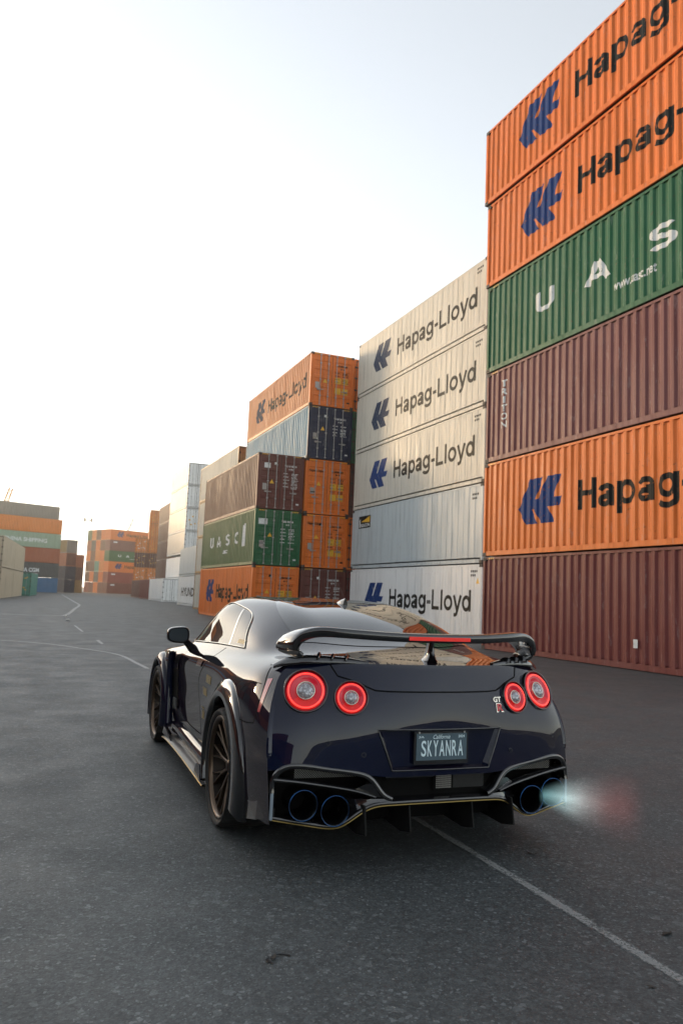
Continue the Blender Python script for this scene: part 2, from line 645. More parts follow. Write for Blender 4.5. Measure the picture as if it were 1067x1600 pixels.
def print_hapag(L, kind):
    if L > 10:
        lg = side_print('logo', [[LOGO]], L, kind)
        tx = letter_meshes('Hapag-Lloyd', 4.48, 11.55, 1.09, .80, 1.0, L, kind)
    return lg, tx

def letter_meshes(s, u0, u1, z0, cap, wt, L, kind, key=''):
    out = []
    tot = sum(GLY[c][0] for c in s)
    u = u0
    for i, ch in enumerate(s):
        wd = GLY[ch][0] * (u1 - u0) / tot
        out.append(side_print(f'letter_{key}{s}{i}', strips_items(ch, u, u + wd, z0, cap, wt), L, kind))
        u += wd
    return out

def print_uasc(L, kind):
    out = []
    for ch, u in (('U', 2.52), ('A', 4.80), ('S', 7.08), ('C', 9.36)):
        out += letter_meshes(ch, u, u + .95, 1.17, .60, 1.25, L, kind, 'wide')
    return out, side_print('web_address', font_items('www.uasc.net', 5.88, 7.35, .68, .90, .02), L, kind)

def print_triton(L, H):
    out = []
    for k, ch in enumerate('TRITON'):
        z = 2.30 - k * .262
        w_ = .30 if ch != 'I' else .09
        out.append(side_print(f'letter_stack{k}', font_items(ch, .96 - w_ / 2, .96 + w_ / 2, z, z + .215, .03), L, 'corr'))
    return out

ORD = ['lowest', 'second from the ground', 'third from the ground', 'fourth from the ground', 'fifth from the ground', 'sixth from the ground', 'seventh from the ground']
def container(loc, rz, color, label, group, L=L40, H=CH, kind='corr', front=None, end=None, doors=True, print_=None, pmat=None, marks=0, seed=0, detail=True, post=None, stripes=False):
    name = 'refrigerated_container' if kind == 'reefer' else 'shipping_container'
    side = pm(front or color)
    endm = pm(end or color)
    if not detail and H > 2.8: H = 2.845
    D = parts_mesh(L, H, kind)
    t = empty(name, loc, rz)
    tag(t, label, 'container', group)
    sm = side_mesh(L, H, kind)
    ob('side_panel', sm, side, t)
    o = ob('side_panel', sm, side, t); o.location = (CW, L, 0); o.rotation_euler = (0, 0, PI)
    if not detail:                     # far away: only what the photo can show
        ob('roof_panel', D['roof_panel'][0], side, t)
        ob('end_panel', D['end_panel'][0], endm, t)
        for q in D['door']: ob('door', q, endm, t)
        fr = _cache.get(('far', L, round(H, 2)))
        if fr is None:
            m = MB()
            for k in ('corner_post', 'bottom_rail', 'top_rail', 'door_header', 'door_sill', 'end_rail', 'corner_casting'):
                for me in D[k]:
                    m.add([v.co[:] for v in me.vertices], [tuple(p.vertices) for p in me.polygons])
            fr = _cache[('far', L, round(H, 2))] = m.mesh('frame')
        ob('frame', fr, endm if end else side, t)
        if doors:
            for two in D['locking_bar']:
                for me in two: ob('locking_bar', me, M_STEEL, t)
            kk = ('fardoor', round(H, 2))
            if kk not in _cache:
                sl, mk = MB(), MB()
                for x in (.085, CW / 2 - .02, CW - .125):
                    sl.box((x, -.006, .10), (x + .04, .02, H - .08))
                sl.box((.1, -.004, .10), (CW - .1, .02, .15)); sl.box((.1, -.004, H - .13), (CW - .1, .02, H - .09))
                for z in (.5, 1.1, 1.75, 2.35):
                    sl.box((.02, -.03, z), (.17, .01, z + .09)); sl.box((CW - .17, -.03, z), (CW - .02, .01, z + .09))
                r3 = random.Random(4)
                for k in range(9):
                    x, z = r3.uniform(.25, CW - .5), r3.uniform(.5, H - .4)
                    mk.add([(x, -.002, z), (x + r3.uniform(.12, .3), -.002, z), (x + .2, -.002, z + r3.uniform(.1, .2)), (x, -.002, z + .15)], [(0, 1, 2, 3)])
                _cache[kk] = (sl.mesh('door_seal'), mk.mesh('marking', recalc=False))
            ob('door_seal', _cache[kk][0], M_CAST, t)['kind'] = 'stuff'
            ob('marking', _cache[kk][1], M_YELLOW if rnd.random() < .6 else M_WHITEPRINT, t)['kind'] = 'stuff'
    else:
        for i, me in enumerate(D['corner_post']): ob('corner_post', me, (pm(post) if post else (endm if i < 2 else side)), t)
        for k in ('bottom_rail', 'top_rail', 'roof_panel'):
            for me in D[k]: ob(k, me, side, t)
        for me in D['floor']: ob('floor', me, M_WOOD, t)
        for k in ('door_header', 'door_sill', 'end_rail', 'end_panel'):
            for me in D[k]: ob(k, me, endm, t)
        for me in D['corner_casting']: ob('corner_casting', me, M_CAST if rnd.random() < .8 else endm, t)
        for i, me in enumerate(D['door']):
            d = ob('door', me, endm, t)
            if doors:
                for q in D['locking_bar'][i]: ob('locking_bar', q, M_STEEL if color != 'bluewhite' else M_STEEL, d)
                ob('handle', D['handle'][i], M_STEEL, d)
        ob('door_seal', D['door_seal'][0], M_RUBBER, t)
        if doors:
            ob('hazard_stripe', D['hazard_stripe'][0], M_YELLOW, t)['kind'] = 'stuff'
            w_, y_, g_ = door_marks(marks, H, seed)
            w_.build('marking', M_WHITEPRINT if marks != 2 else M_BLACKPRINT, t, recalc=False)['kind'] = 'stuff'
            y_.build('warning_sign', M_YELLOW, t, recalc=False)['kind'] = 'stuff'
            g_.build('plate', M_STEEL, t, recalc=False)
        if stripes:
            ob('hazard_stripe', D['side_stripe'][0], M_YELLOW, t)['kind'] = 'stuff'
    if print_ == 'hapag':
        lg, tx = print_hapag(L, kind)
        ob('logo', lg, pmat[0] if pmat else M_BLUEPRINT, t)
        for me in tx: ob('letter', me, pmat[1] if pmat else M_BLACKPRINT, t)
    elif print_ == 'uasc':
        lt, web = print_uasc(L, kind)
        for me in lt: ob('letter', me, M_WHITEPRINT, t)
        ob('web_address', web, M_WHITEPRINT, t)['kind'] = 'stuff'
    elif print_ == 'triton':
        for me in print_triton(L, H): ob('letter', me, M_WHITEPRINT, t)
    elif print_:
        nm, it, mt = print_
        ob('lettering', side_print(nm, it, L, kind), mt, t)['kind'] = 'stuff'
    return t

# ---- the tall stack on the right
ZR = [0, 2.885, 5.86, 8.80, 11.68, 14.54, 17.13]
XR = [13.43, 13.43, 13.41, 13.39, 13.36, 13.30, 13.24]
DR = [0.0, 0.01, -.03, 0.0, 0.03, .08]
YN = 21.30 - L40
g = 'containers of the tall stack on the right'
container((13.44, YN, 0), 0, 'maroon', 'plain maroon corrugated container on the ground, at the foot of the tall right-hand stack', g, H=2.865, doors=False, stripes=True)
m = MB().box((.0065, L40 - 6.72, .52), (.0085, L40 - 6.58, .72))
_mc = bpy.data.objects['shipping_container']
m.build('plate', M_WHITEPRINT, _mc)
container((13.43, YN + .02, ZR[1]), 0, 'orange', 'orange container with a blue emblem, right above the plain maroon one at the ground', g, H=2.955, doors=False, print_='hapag', stripes=True)
container((13.41, YN - .03, ZR[2]), 0, 'maroon_pale', 'faded maroon container with stacked white letters, below the big green one', g, H=2.92, doors=False, print_='triton', front='maroon_pale', stripes=True)
container((13.39, YN, ZR[3]), 0, 'green', 'big dark green container with widely spaced white letters in the right-hand stack', g, H=2.86, doors=False, print_='uasc', stripes=True)
container((13.35, YN + .05, ZR[4]), 0, 'orange', 'orange container with a blue emblem resting on the big green one', g, H=2.84, doors=False, print_='hapag')
container((13.27, YN + .12, ZR[5]), 0, 'orange', 'topmost orange container of the tall right-hand stack', g, H=2.60, doors=False, print_='hapag', front='orange')

# ---- white refrigerated stack in the middle
ZW = [0, 2.86, 5.83, 8.72, 11.64, 14.50]
g = 'white refrigerated containers of the middle stack'
for k in range(5):
    lab = ['off-white refrigerated container with big lettering, lowest of the middle stack behind the car',
           'plain blue-grey refrigerated container with a small yellow sticker in the middle stack',
           'cream refrigerated container with lettering, resting on the plain blue-grey one',
           'cream refrigerated container with lettering, second from the top of the middle stack',
           'topmost cream refrigerated container of the middle stack, against the sky'][k]
    c = container((15.31, 24.35 + (0, .02, .0, .03, .06)[k], ZW[k]), 0, ('white', 'bluewhite', 'cream', 'cream', 'cream')[k], lab, g, H=ZW[k + 1] - ZW[k] - .022, kind='reefer',
                  doors=False, print_=None if k == 1 else 'hapag', pmat=[(M_BLUEPRINT, M_BLACKPRINT), None, (M_BLUEPRINT, M_BLACKPRINT), (M_FADEPRINT, M_GREYPRINT), (M_FADEPRINT, M_BLACKPRINT)][k])
    if k == 1:
        q = lambda u, z: (X0 - .003, L40 - u, z)
        def sheet(nm, poly, mt, off=0.0, par=None):
            m = MB(); m.add([(X0 - .003 - off, L40 - u, z) for u, z in poly], [tuple(range(len(poly)))])
            return m.build(nm, mt, par, recalc=False)
        st = sheet('sticker', [(.8, 1.98), (2.2, 1.98), (2.2, 2.58), (.8, 2.58)], M_BLACKPRINT, 0, c)
        sheet('sticker_print', [(1.1, 2.30), (2.12, 2.24), (2.12, 2.54)], M_YELLOW, .002, st)
        sheet('sticker_print', [(.88, 2.04), (1.0, 2.04), (1.0, 2.45), (.88, 2.38)], M_WHITEPRINT, .002, st)
        v, f, asp, lo, hi = text_mesh('BEACON', .02)
        m = MB(); m.add([(X0 - .0055, L40 - (1.06 + p[0] * 1.06), 2.04 + p[1] * .16) for p in v], f); m.build('sticker_print', M_WHITEPRINT, st, recalc=False)
    if k == 0:
        m = MB(); m.add([(X0 - .004, .16, 2.12), (X0 - .004, .38, 2.12), (X0 - .004, .27, 2.34)], [(0, 1, 2)]); m.build('warning_sign', M_YELLOW, c, recalc=False)
    m = MB()
    for dz, n in ((.28, 4), (.43, 3)):
        for j in range(n):
            m.add([(X0 - .004, .75 - j * .12, CH - dz - .08), (X0 - .004, .67 - j * .12, CH - dz - .08), (X0 - .004, .67 - j * .12, CH - dz), (X0 - .004, .75 - j * .12, CH - dz)], [(0, 1, 2, 3)])
    m.build('marking', M_GREYPRINT, c, recalc=False)['kind'] = 'stuff'

# ---- stack with the doors towards us: column A in front, column B beside it, column D behind
ZA = [0, 2.86, 5.70, 8.56]
g = 'containers with their doors towards the car'
HA = [2.84, 2.82, 2.84]
container((10.55, 37.77, 0), 0, 'orange', 'orange container with a blue emblem on the ground, doors facing us, behind the car roof', g, H=2.84, print_='hapag', marks=2, seed=1)
c = container((10.53, 37.75, 2.86), 0, 'green', 'green container with doors facing us, between a brown and an orange one', g, H=2.82, front='green_sunlit', marks=0, seed=2)  # side colour paler than the doors, sunlight painted in
for ch, u in (('U', 2.3), ('A', 4.1), ('S', 6.2), ('C', 8.2)):
    for me in letter_meshes(ch, u, u + .95, 1.2, .62, 1.2, L40, 'corr', 'worn'): ob('letter', me, M_WHITEPRINT, c)
it = []
it += [[[(9.85, 1.0), (10.35, 1.0), (10.35, 2.2), (9.95, 2.1)]]] + font_items('uasc', 5.6, 6.7, .75, .95, .02)
ob('lettering', side_print('lettering_worn', it, L40, 'corr'), M_WHITEPRINT, c)['kind'] = 'stuff'
m = MB(); m.add([(.2, .0262, 2.05), (.66, .0262, 2.05), (.66, .0262, 2.34), (.2, .0262, 2.34)], [(0, 1, 2, 3)]); m.build('placard', M_WHITEPRINT, c, recalc=False)
container((10.56, 37.80, 5.70), 0, 'brown', 'brown container with doors facing us, on top of the green one', g, H=2.84, front='brown_pale', marks=1, seed=3)  # paler brown on the side carries the sunlight in its colour
ZB = [0, 2.86, 5.62, 8.50, 11.30, 14.16]
g = 'containers of the second door column'
for k, (cl, lab, mk) in enumerate((('brown', 'dark brown container low down, its doors just above the car roof', 0),
                                   ('orange', 'orange container with doors facing us, resting on the dark brown one', 2),
                                   ('orange', 'bright orange container with doors facing us, below the navy one', 2),
                                   ('navy', 'navy container with navy doors and light blue side below the topmost orange one', 0),
                                   ('orange', 'topmost orange container with doors facing us and faded lettering on its side', 2))):
    c = container((13.06, 37.64 + (0, 0, .03, -.02, .0)[k], ZB[k]), 0, cl, lab, g, H=ZB[k + 1] - ZB[k] - .02, front={3: 'lightblue', 4: 'orange_sunlit'}.get(k), marks=mk, seed=10 + k,  # topmost side gets a paler orange with the sunlit wash painted in
                  print_='hapag' if k == 4 else None, pmat=(M_FADEPRINT, M_GREYPRINT), post=None)
    if cl == 'orange' and k < 4:
        v, f, asp, lo, hi = text_mesh('Hapag-Lloyd', .03)
        m = MB(); m.add([(.20 + p[0] * .78, .0262, 2.18 + p[1] * .15) for p in v], f); m.build('lettering', M_BLACKPRINT, c, recalc=False)['kind'] = 'stuff'
g = 'containers half hidden behind the white stack'
for k, cl in enumerate(('maroon', 'orange', 'brown', 'green', 'orange')):
    container((15.59, 37.80, ZB[k]), 0, cl, f'{COL and cl} container, {ORD[k]}, half hidden beside the white stack', g, H=ZB[k + 1] - ZB[k] - .02, detail=False)
g = 'white containers behind the door columns'
for k in range(4):
    container((13.06, 51.9, k * 2.88), 0, 'cream', f'cream container behind the light blue side, {ORD[k]} of its column', g, H=2.86, detail=False, end='tan')

# ---- row running away on the right
g = 'pale containers along the far right row'
c = container((14.9, 70.2, 0), R(-1), 'white', 'white container with black letters on the ground left of the orange one', g, kind='reefer', detail=False,
              print_=('lettering_far', font_items('HYUNDAI', 2.2, 10.8, .9, 1.75, .03), M_BLACKPRINT))
container((14.9, 70.0, 2.89), R(-1), 'bluewhite', 'plain pale container on top of the white one with black letters', g, kind='reefer', detail=False)
for k in range(2):
    for j in range(2):
        container((18.4 + j * 2.5, 98.0, k * 2.9), 0, 'white', f'white refrigerated container, {ORD[k]} of the {"near" if j == 0 else "hidden"} far column', g, kind='reefer', detail=False)
for k in range(4):
    for j in range(2):
        container((18.4 + j * 2.5, 98.0, 6.05 + k * 2.9), 0, 'white_sun_dimmed', f'white refrigerated container with barred doors, {ORD[k + 2]} of the {"left" if j == 0 else "right"} far column', g, kind='reefer', detail=False, end='white')
container((16.0, 97.5, 0), R(-1), 'white', 'single white container on the ground with grey barred doors', g, kind='reefer', detail=False, end='white')
container((16.75, 112.5, 0), R(-1), 'maroon', 'single maroon container on the ground beyond the single white one', g, detail=False)
container((17.3, 126.5, 0), R(-1), 'brown', 'small dark brown container at the end of the ground row', g, detail=False)
g = 'faded brown containers of the far stack'
for k in range(5):
    container((19.8, 117.5, .2 + k * 2.9), R(-1), 'brown_pale', f'faded brown container, {ORD[k]} of the far brown stack', g, detail=False, front=('maroon_pale', 'brown_pale', 'brown_pale', 'brown_pale', 'brown_pale')[k])
g = 'orange containers of the far door stack'
for k, cl in enumerate(('brown', 'amber', 'brown', 'amber')):
    container((20.4, 160, k * 2.9), R(-7.2), cl, f'{"orange" if cl == "amber" else "dark brown"} container, doors towards us, {ORD[k]} of the far left door column', g, detail=False)
for k, cl in enumerate(('brown', 'amber', 'brown', 'amber', 'amber', 'amber')):
    container((22.9, 159.7, k * 2.9), R(-7.2), cl, f'{"orange" if cl == "amber" else "dark brown"} container, doors towards us, {ORD[k]} of the far right door column', g, detail=False)

# ---- far blocks, standing at an angle
def placed(corner, ang, dx, dy, z):
    """position of a container in a block whose near left corner is given; ang = heading of the long axis"""
    c, s = math.cos(ang), math.sin(ang)
    return (corner[0] + c * dx - s * dy, corner[1] + s * dx + c * dy, z)
ANG = R(112)
block = [['maroon', 'maroon', 'orange', 'maroon', 'red'], ['red', 'orange', 'slate', 'orange', 'brown'], ['orange', 'amber', 'teal', 'brown', 'brown'],
         ['green', 'orange', 'amber', 'brown', 'orange'], ['maroon_pale', 'brown', 'orange', 'slate', 'terracotta'], ['orange', 'orange', 'brown', 'amber', 'green']]
g = 'containers of the far middle block'
names_ = ['front', 'second', 'third', 'fourth', 'fifth']
for k in range(6):
    for j in range(5):
        cl = block[k][j]
        H = 2.72
        # local y runs along the long axis; the front long side faces local -x
        p = placed((20.1, 207.5), ANG, j * 2.52, -L40, k * 2.74)
        pr = None
        if j == 0:
            if k in (2, 5): pr = 'hapag'
            if k == 3: pr = 'uasc'
            if k in (0, 1, 4): pr = ('lettering_small', font_items('OOCL', 1.0, 2.2, 1.95, 2.35, .03), M_WHITEPRINT)
        if pr is not None and k in (0, 1, 4):
            pr = ('marking_small', [[[(1.0, 2.0), (2.1, 2.0), (2.1, 2.35), (1.0, 2.35)]]], M_WHITEPRINT)
        container(p, ANG, cl, f'{cl.replace("_", " ").replace("amber", "dull orange")} container, {ORD[k]}, in the {names_[j]} rank of the far middle block', g, H=H, detail=False, doors=False, print_=pr)
# far left block
ANG2 = R(112)
g = 'containers of the far left block'
left = ['blue', 'slate', 'terracotta', 'sage', 'amber']
cor = (6.6, 164.5)
for k in range(5):
    for j in range(2):
        p = placed(cor, ANG2, j * 2.6, 0, k * 2.88)
        if k == 1 and j == 0:
            pr = ('lettering_cgm', font_items('CMA CGM', 4.0, 8.3, .95, 1.75, .035) + [[[(6.6, .55), (8.0, .62), (8.0, .70), (6.6, .63)]]], M_WHITEPRINT)
        elif k == 3 and j == 0:
            pr = ('lettering_ship', font_items('CHINA SHIPPING', 1.0, 9.4, .95, 1.75, .03), M_WHITEPRINT)
        else: pr = None
        container(p, ANG2, left[k], f'{ {"blue": "blue", "slate": "dark grey", "terracotta": "rust red", "sage": "pale green", "amber": "dull orange"}[left[k]]} container, {ORD[k]}, {"front" if j == 0 else "rear"} rank of the far left block', g, detail=False, doors=False, print_=pr)
container(placed(cor, ANG2, .1, .7, 5 * 2.88), ANG2, 'grey', 'grey container on the very top of the far left block', g, H=2.5, detail=False, doors=False)
for i in range(1, 8):  # unseen taller stacks added to keep the low sun off the yard
    for k in range(7 if i > 1 else 5):
        cl = rnd.choice(['brown', 'orange', 'blue', 'maroon', 'grey'])
        container(placed(cor, ANG2, 0, i * 12.5, k * 2.88), ANG2, cl, f'{cl} container, {ORD[k]}, {["", "second", "third", "fourth", "fifth", "sixth", "seventh", "eighth"][i]} unseen shade stack along the far left block', g, detail=False, doors=False)
# small stacks between the two blocks
g = 'containers of the small far stacks'
ANG3 = R(118)
for k, cl in enumerate(('navy', 'navy', 'brown', 'olive')):
    container((8.5, 179, k * 2.85), R(24), cl, f'{cl} short container, {ORD[k]} beside the far left block', g, L=L20, H=2.83, detail=False, end={3: 'grey'}.get(k), front={2: 'terracotta'}.get(k), doors=False)
for k, cl in enumerate(('tan', 'brown', 'terracotta')):
    container((10.3, 186.0, k * 2.85), R(4), cl, f'{ {"tan": "tan yellow", "brown": "brown", "terracotta": "rust red"}[cl]} short container, {ORD[k]} left of the far middle block', g, L=L20, H=2.83, detail=False, doors=False)
# cream containers at the left edge
g = 'cream containers at the left edge'
AZ = R(-4.4)
for i in range(2):
    for k in range(2):
        p = placed((-1.75, 77.6), AZ, -CW, i * 12.35, k * 2.9)
        container(p, AZ, 'sand', f'cream container at the left picture edge, {"near" if i == 0 else "far"} {"lower" if k == 0 else "upper"} one', g, detail=False)
container(placed((-1.75, 77.6), AZ, -CW + .9, 25.5, 0), AZ, 'teal', 'dull green container just beyond the cream ones', g, detail=False)

# low row on the left, outside the picture: the car's flank mirrors it, far stacks added to block low glow
g = 'containers of the low row on the left'
row_cols = ['brown', 'maroon', 'slate', 'terracotta', 'brown']
for i in range(11):
    for k in range(4 if i > 5 else 3 if i in (1, 3) else 2):
        cl = row_cols[(i * 2 + k * 3) % 5]
        container((-19.5 + .3 * (i % 2), -34 + i * 12.6, k * 2.88), 0, cl, f'{cl} container, {ORD[k]}, {["first", "second", "third", "fourth", "fifth", "sixth", "seventh", "eighth", "ninth", "tenth", "eleventh"][i]} stack of the unseen row left of the car', g, detail=False, doors=False)

# ------------------------------------------------------------------ ground
def asphalt():
    m, t, b = nodes('asphalt')
    geo = t.nodes.new('ShaderNodeNewGeometry')
    P = geo.outputs['Position']
    big = noise(t, P, 0.12, 5, 0.6)
    mid = noise(t, P, 1.3, 6, 0.65)
    vor = t.nodes.new('ShaderNodeTexVoronoi'); vor.inputs['Scale'].default_value = 95
    t.links.new(P, vor.inputs['Vector'])
    vor2 = t.nodes.new('ShaderNodeTexVoronoi'); vor2.inputs['Scale'].default_value = 38
    t.links.new(P, vor2.inputs['Vector'])
    base = mix(t, ramp(t, big, [(.3, (0, 0, 0)), (.7, (1, 1, 1))]).outputs[0], (.036, .040, .042), (.054, .057, .057))
    base = mix(t, ramp(t, mid, [(.35, (0, 0, 0)), (.75, (.55, .55, .55))]).outputs[0], base, (.030, .033, .035))
    # aggregate in three sizes: every cell has its own grey, a few are pale stones
    def cells(scale, lo, md, hi, pale, share):
        v = t.nodes.new('ShaderNodeTexVoronoi'); v.inputs['Scale'].default_value = scale
        v.inputs['Randomness'].default_value = 1
        t.links.new(P, v.inputs['Vector'])
        s = t.nodes.new('ShaderNodeSeparateColor'); t.links.new(v.outputs['Color'], s.inputs[0])
        return ramp(t, s.outputs[0], [(0, (lo, lo * 1.05, lo * 1.1)), (.5, (md, md * 1.07, md * 1.10)), (.9, (hi, hi * 1.04, hi * 1.06)), (share, (hi * 1.25,) * 3), (min(share + .008, 1), (pale,) * 3)]).outputs[0]
    grain = mix(t, .62, cells(140, .008, .034, .10, .34, .965), cells(74, .009, .034, .085, .24, .968))
    grain = mix(t, .25, grain, cells(33, .012, .040, .080, .24, .975))
    base = mix(t, .85, base, grain)
    base = mix(t, 1.0, base, (1.12, 1.24, 1.27), 'MULTIPLY')
    sep2 = t.nodes.new('ShaderNodeSeparateColor'); t.links.new(vor2.outputs['Color'], sep2.inputs[0])
    st = ramp(t, sep2.outputs[1], [(.970, (0, 0, 0)), (.974, (1, 1, 1))])
    near = ramp(t, vor2.outputs['Distance'], [(.13, (1, 1, 1)), (.24, (0, 0, 0))])
    f = mix(t, 1.0, st.outputs[0], near.outputs[0], 'MULTIPLY')
    base = mix(t, f, base, (.24, .235, .22))
    # tyre-polished tracks and old repairs: long low-contrast streaks along the yard
    trk = noise(t, mapping(t, P, (.75, .045, 1)), 1.0, 4, .55)
    base = mix(t, ramp(t, trk, [(.42, (0, 0, 0)), (.62, (.16, .16, .16))]).outputs[0], base, (.026, .028, .030))
    pat = t.nodes.new('ShaderNodeTexVoronoi'); pat.inputs['Scale'].default_value = .11
    t.links.new(mapping(t, P, (1, .6, 1)), pat.inputs['Vector'])
    sp3 = t.nodes.new('ShaderNodeSeparateColor'); t.links.new(pat.outputs['Color'], sp3.inputs[0])
    base = mix(t, ramp(t, sp3.outputs[0], [(0, (0, 0, 0)), (1, (.30, .30, .30))]).outputs[0], base, (.070, .071, .069))
    # old oil spots
    oil = ramp(t, noise(t, P, .55, 3, .5), [(.66, (0, 0, 0)), (.74, (.6, .6, .6))])
    base = mix(t, oil.outputs[0], base, (.022, .022, .023))
    # fine cracks
    t.links.new(base, b.inputs['Base Color'])
    rr = ramp(t, mid, [(.3, (.52,) * 3), (.7, (.74,) * 3)])
    t.links.new(rr.outputs[0], b.inputs['Roughness'])
    b.inputs['Specular IOR Level'].default_value = .45
    h = mix(t, .35, vor.outputs['Distance'], noise(t, P, 160, 3, .6))
    bump(t, b, h, .42, .005)
    return m
M_ASPH = asphalt()
gm = MB()
xs = sorted(set([-1500, -400, -120, -60] + list(range(-30, 61, 6)) + [90, 150, 400, 1500]))
ys = sorted(set([-1500, -300, -80, -30] + list(range(-12, 241, 12)) + [300, 500, 1500, 3500]))
gm.grid([[(x, y, 0) for x in xs] for y in ys], False, flip=True)
tag(gm.build('ground', M_ASPH, recalc=False), 'grey worn asphalt of the container yard', None, kind='structure')

def paint_line(name, lo, hi, amax):
    m, t, b = nodes(name)
    geo = t.nodes.new('ShaderNodeNewGeometry')
    P = geo.outputs['Position']
    n1 = noise(t, P, 70, 5, .8); n2 = noise(t, P, 3.0, 4, .7)
    mm = t.nodes.new('ShaderNodeMath'); mm.operation = 'MULTIPLY_ADD'; mm.inputs[1].default_value = .45
    t.links.new(n2, mm.inputs[0]); t.links.new(n1, mm.inputs[2])
    # soft worn edges along the strip: texture coordinate u runs across the line
    uv = t.nodes.new('ShaderNodeUVMap')
    sx = t.nodes.new('ShaderNodeSeparateXYZ'); t.links.new(uv.outputs[0], sx.inputs[0])
    ed = ramp(t, sx.outputs[0], [(0, (0, 0, 0)), (.28, (1, 1, 1)), (.72, (1, 1, 1)), (1, (0, 0, 0))])
    a = t.nodes.new('ShaderNodeMath'); a.operation = 'MULTIPLY_ADD'; a.inputs[1].default_value = .30; 
    t.links.new(ed.outputs[0], a.inputs[0]); t.links.new(mm.outputs[0], a.inputs[2])
    al = ramp(t, a.outputs[0], [(lo, (0, 0, 0)), (hi, (amax,) * 3)])
    t.links.new(al.outputs[0], b.inputs['Alpha'])
    b.inputs['Base Color'].default_value = (.42, .43, .42, 1)
    b.inputs['Roughness'].default_value = .7
    return m
M_LINE = paint_line('worn_road_paint', .87, 1.0, .46)
M_LINE2 = paint_line('faint_road_paint', .62, .95, .75)
def ground_strip(name, path, width, label, z=.004, mat=None):
    P = [Vector((*p, 0)) for p in path]
    # resample smoothly
    Q = []
    for i in range(len(P) - 1):
        p0, p1, p2, p3 = P[max(i - 1, 0)], P[i], P[i + 1], P[min(i + 2, len(P) - 1)]
        for k in range(6):
            s = k / 6
            Q.append(.5 * ((2 * p1) + (p2 - p0) * s + (2 * p0 - 5 * p1 + 4 * p2 - p3) * s * s + (3 * p1 - p0 - 3 * p2 + p3) * s ** 3))
    Q.append(P[-1])
    me = bpy.data.meshes.new(name)
    vs, fs = [], []
    for i, q in enumerate(Q):
        d = (Q[min(i + 1, len(Q) - 1)] - Q[max(i - 1, 0)]).normalized()
        n = Vector((-d.y, d.x, 0)) * width / 2
        vs += [(q + n + Vector((0, 0, z)))[:], (q - n + Vector((0, 0, z)))[:]]
        if i: fs.append((2 * i - 2, 2 * i - 1, 2 * i + 1, 2 * i))
    me.from_pydata(vs, [], fs)
    uv = me.uv_layers.new(name='UVMap')
    for l in me.loops:
        uv.data[l.index].uv = (l.vertex_index % 2, (l.vertex_index // 2) * .3)
    me.update()
    o = ob(name, me, mat or M_LINE)
    return tag(o, label, None, kind='structure')
ground_strip('lane_marking', [(2.43, 1.4), (2.46, 2.6), (2.48, 4.2), (2.46, 7.0), (2.38, 10.0), (2.25, 13.6), (2.2, 14.4)], .08, 'worn white line running under the car towards the camera')
ground_strip('lane_marking', [(2.2, 14.4), (2.15, 15.4), (2.02, 17.36), (1.49, 18.77), (.68, 20.32), (-.38, 21.31), (-2.5, 22.6)], .11, 'thin white line curving left beyond the car', mat=M_LINE2)
ground_strip('lane_marking', [(1.99, 20.6), (2.0, 22.0)], .12, 'short worn white dash beyond the curved line', mat=M_LINE2)
ground_strip('lane_marking', [(1.9, 26.0), (1.9, 30.0)], .10, 'faint white dash in the middle distance', mat=M_LINE2)
ground_strip('lane_marking', [(-2.5, 39.6), (.46, 39.2), (1.6, 39.4), (2.19, 41.1), (3.3, 53), (4.27, 64.0), (4.6, 76), (5.2, 98), (6.15, 133)], .26, 'long kinked white line far ahead', mat=M_LINE2)

# small pale stones lying on the asphalt, dry leaves and twigs
def rock(name, loc, s, mat, label, cat, flat=.6):
    bm = bmesh.new()
    bmesh.ops.create_icosphere(bm, subdivisions=2, radius=1)
    rr = random.Random(hash(loc) % 999)
    for v in bm.verts:
        v.co *= rr.uniform(.82, 1.12)
        v.co = Vector((v.co.x * s, v.co.y * s * .8, max(v.co.z * s * flat, -s * flat * .6)))
    me = bpy.data.meshes.new(name); bm.to_mesh(me); bm.free()
    o = ob(name, me, mat, None, (loc[0], loc[1], s * flat * .55))
    return tag(o, label, cat)
M_STONE = plain('pale_stone', (.55, .53, .50), .8)
rock('stone', (1.90, 34.2), .085, M_STONE, 'larger white stone lying on the asphalt near the kinked line', 'stone')
rock('stone', (2.03, 38.2), .06, M_STONE, 'smaller white stone just behind the larger one', 'stone')
M_LEAF = plain('dry_leaf', (.028, .022, .015), .8)
def leaf(loc, rz, s, label):
    m = MB()
    n = 7
    a = []
    for i in range(n):
        q = i / (n - 1)
        wv = math.sin(PI * q) ** .8 * .22 + .01
        a.append([(q - .5, -wv, .06 * math.sin(4 * q) + .05), (q - .5, 0, .02 + .03 * q), (q - .5, wv, .07 * math.cos(3 * q) + .03)])
    m.grid(np.array(a) * s)
    o = m.build('leaf', M_LEAF); o.location = (*loc, .004); o.rotation_euler = (0, 0, rz)
    return tag(o, label, 'leaf')
leaf((2.73, 2.78), .3, .07, 'dark dry leaf on the asphalt right of the white line')
leaf((2.80, 3.86), -.4, .05, 'small dry leaf beyond the white line at the right')
leaf((2.30, 2.42), -.6, .035, 'tiny dark leaf left of the white line at the bottom right')
leaf((1.02, 3.05), 1.1, .05, 'curled dark leaf lying on the oil mark in the foreground')
sp = MB()
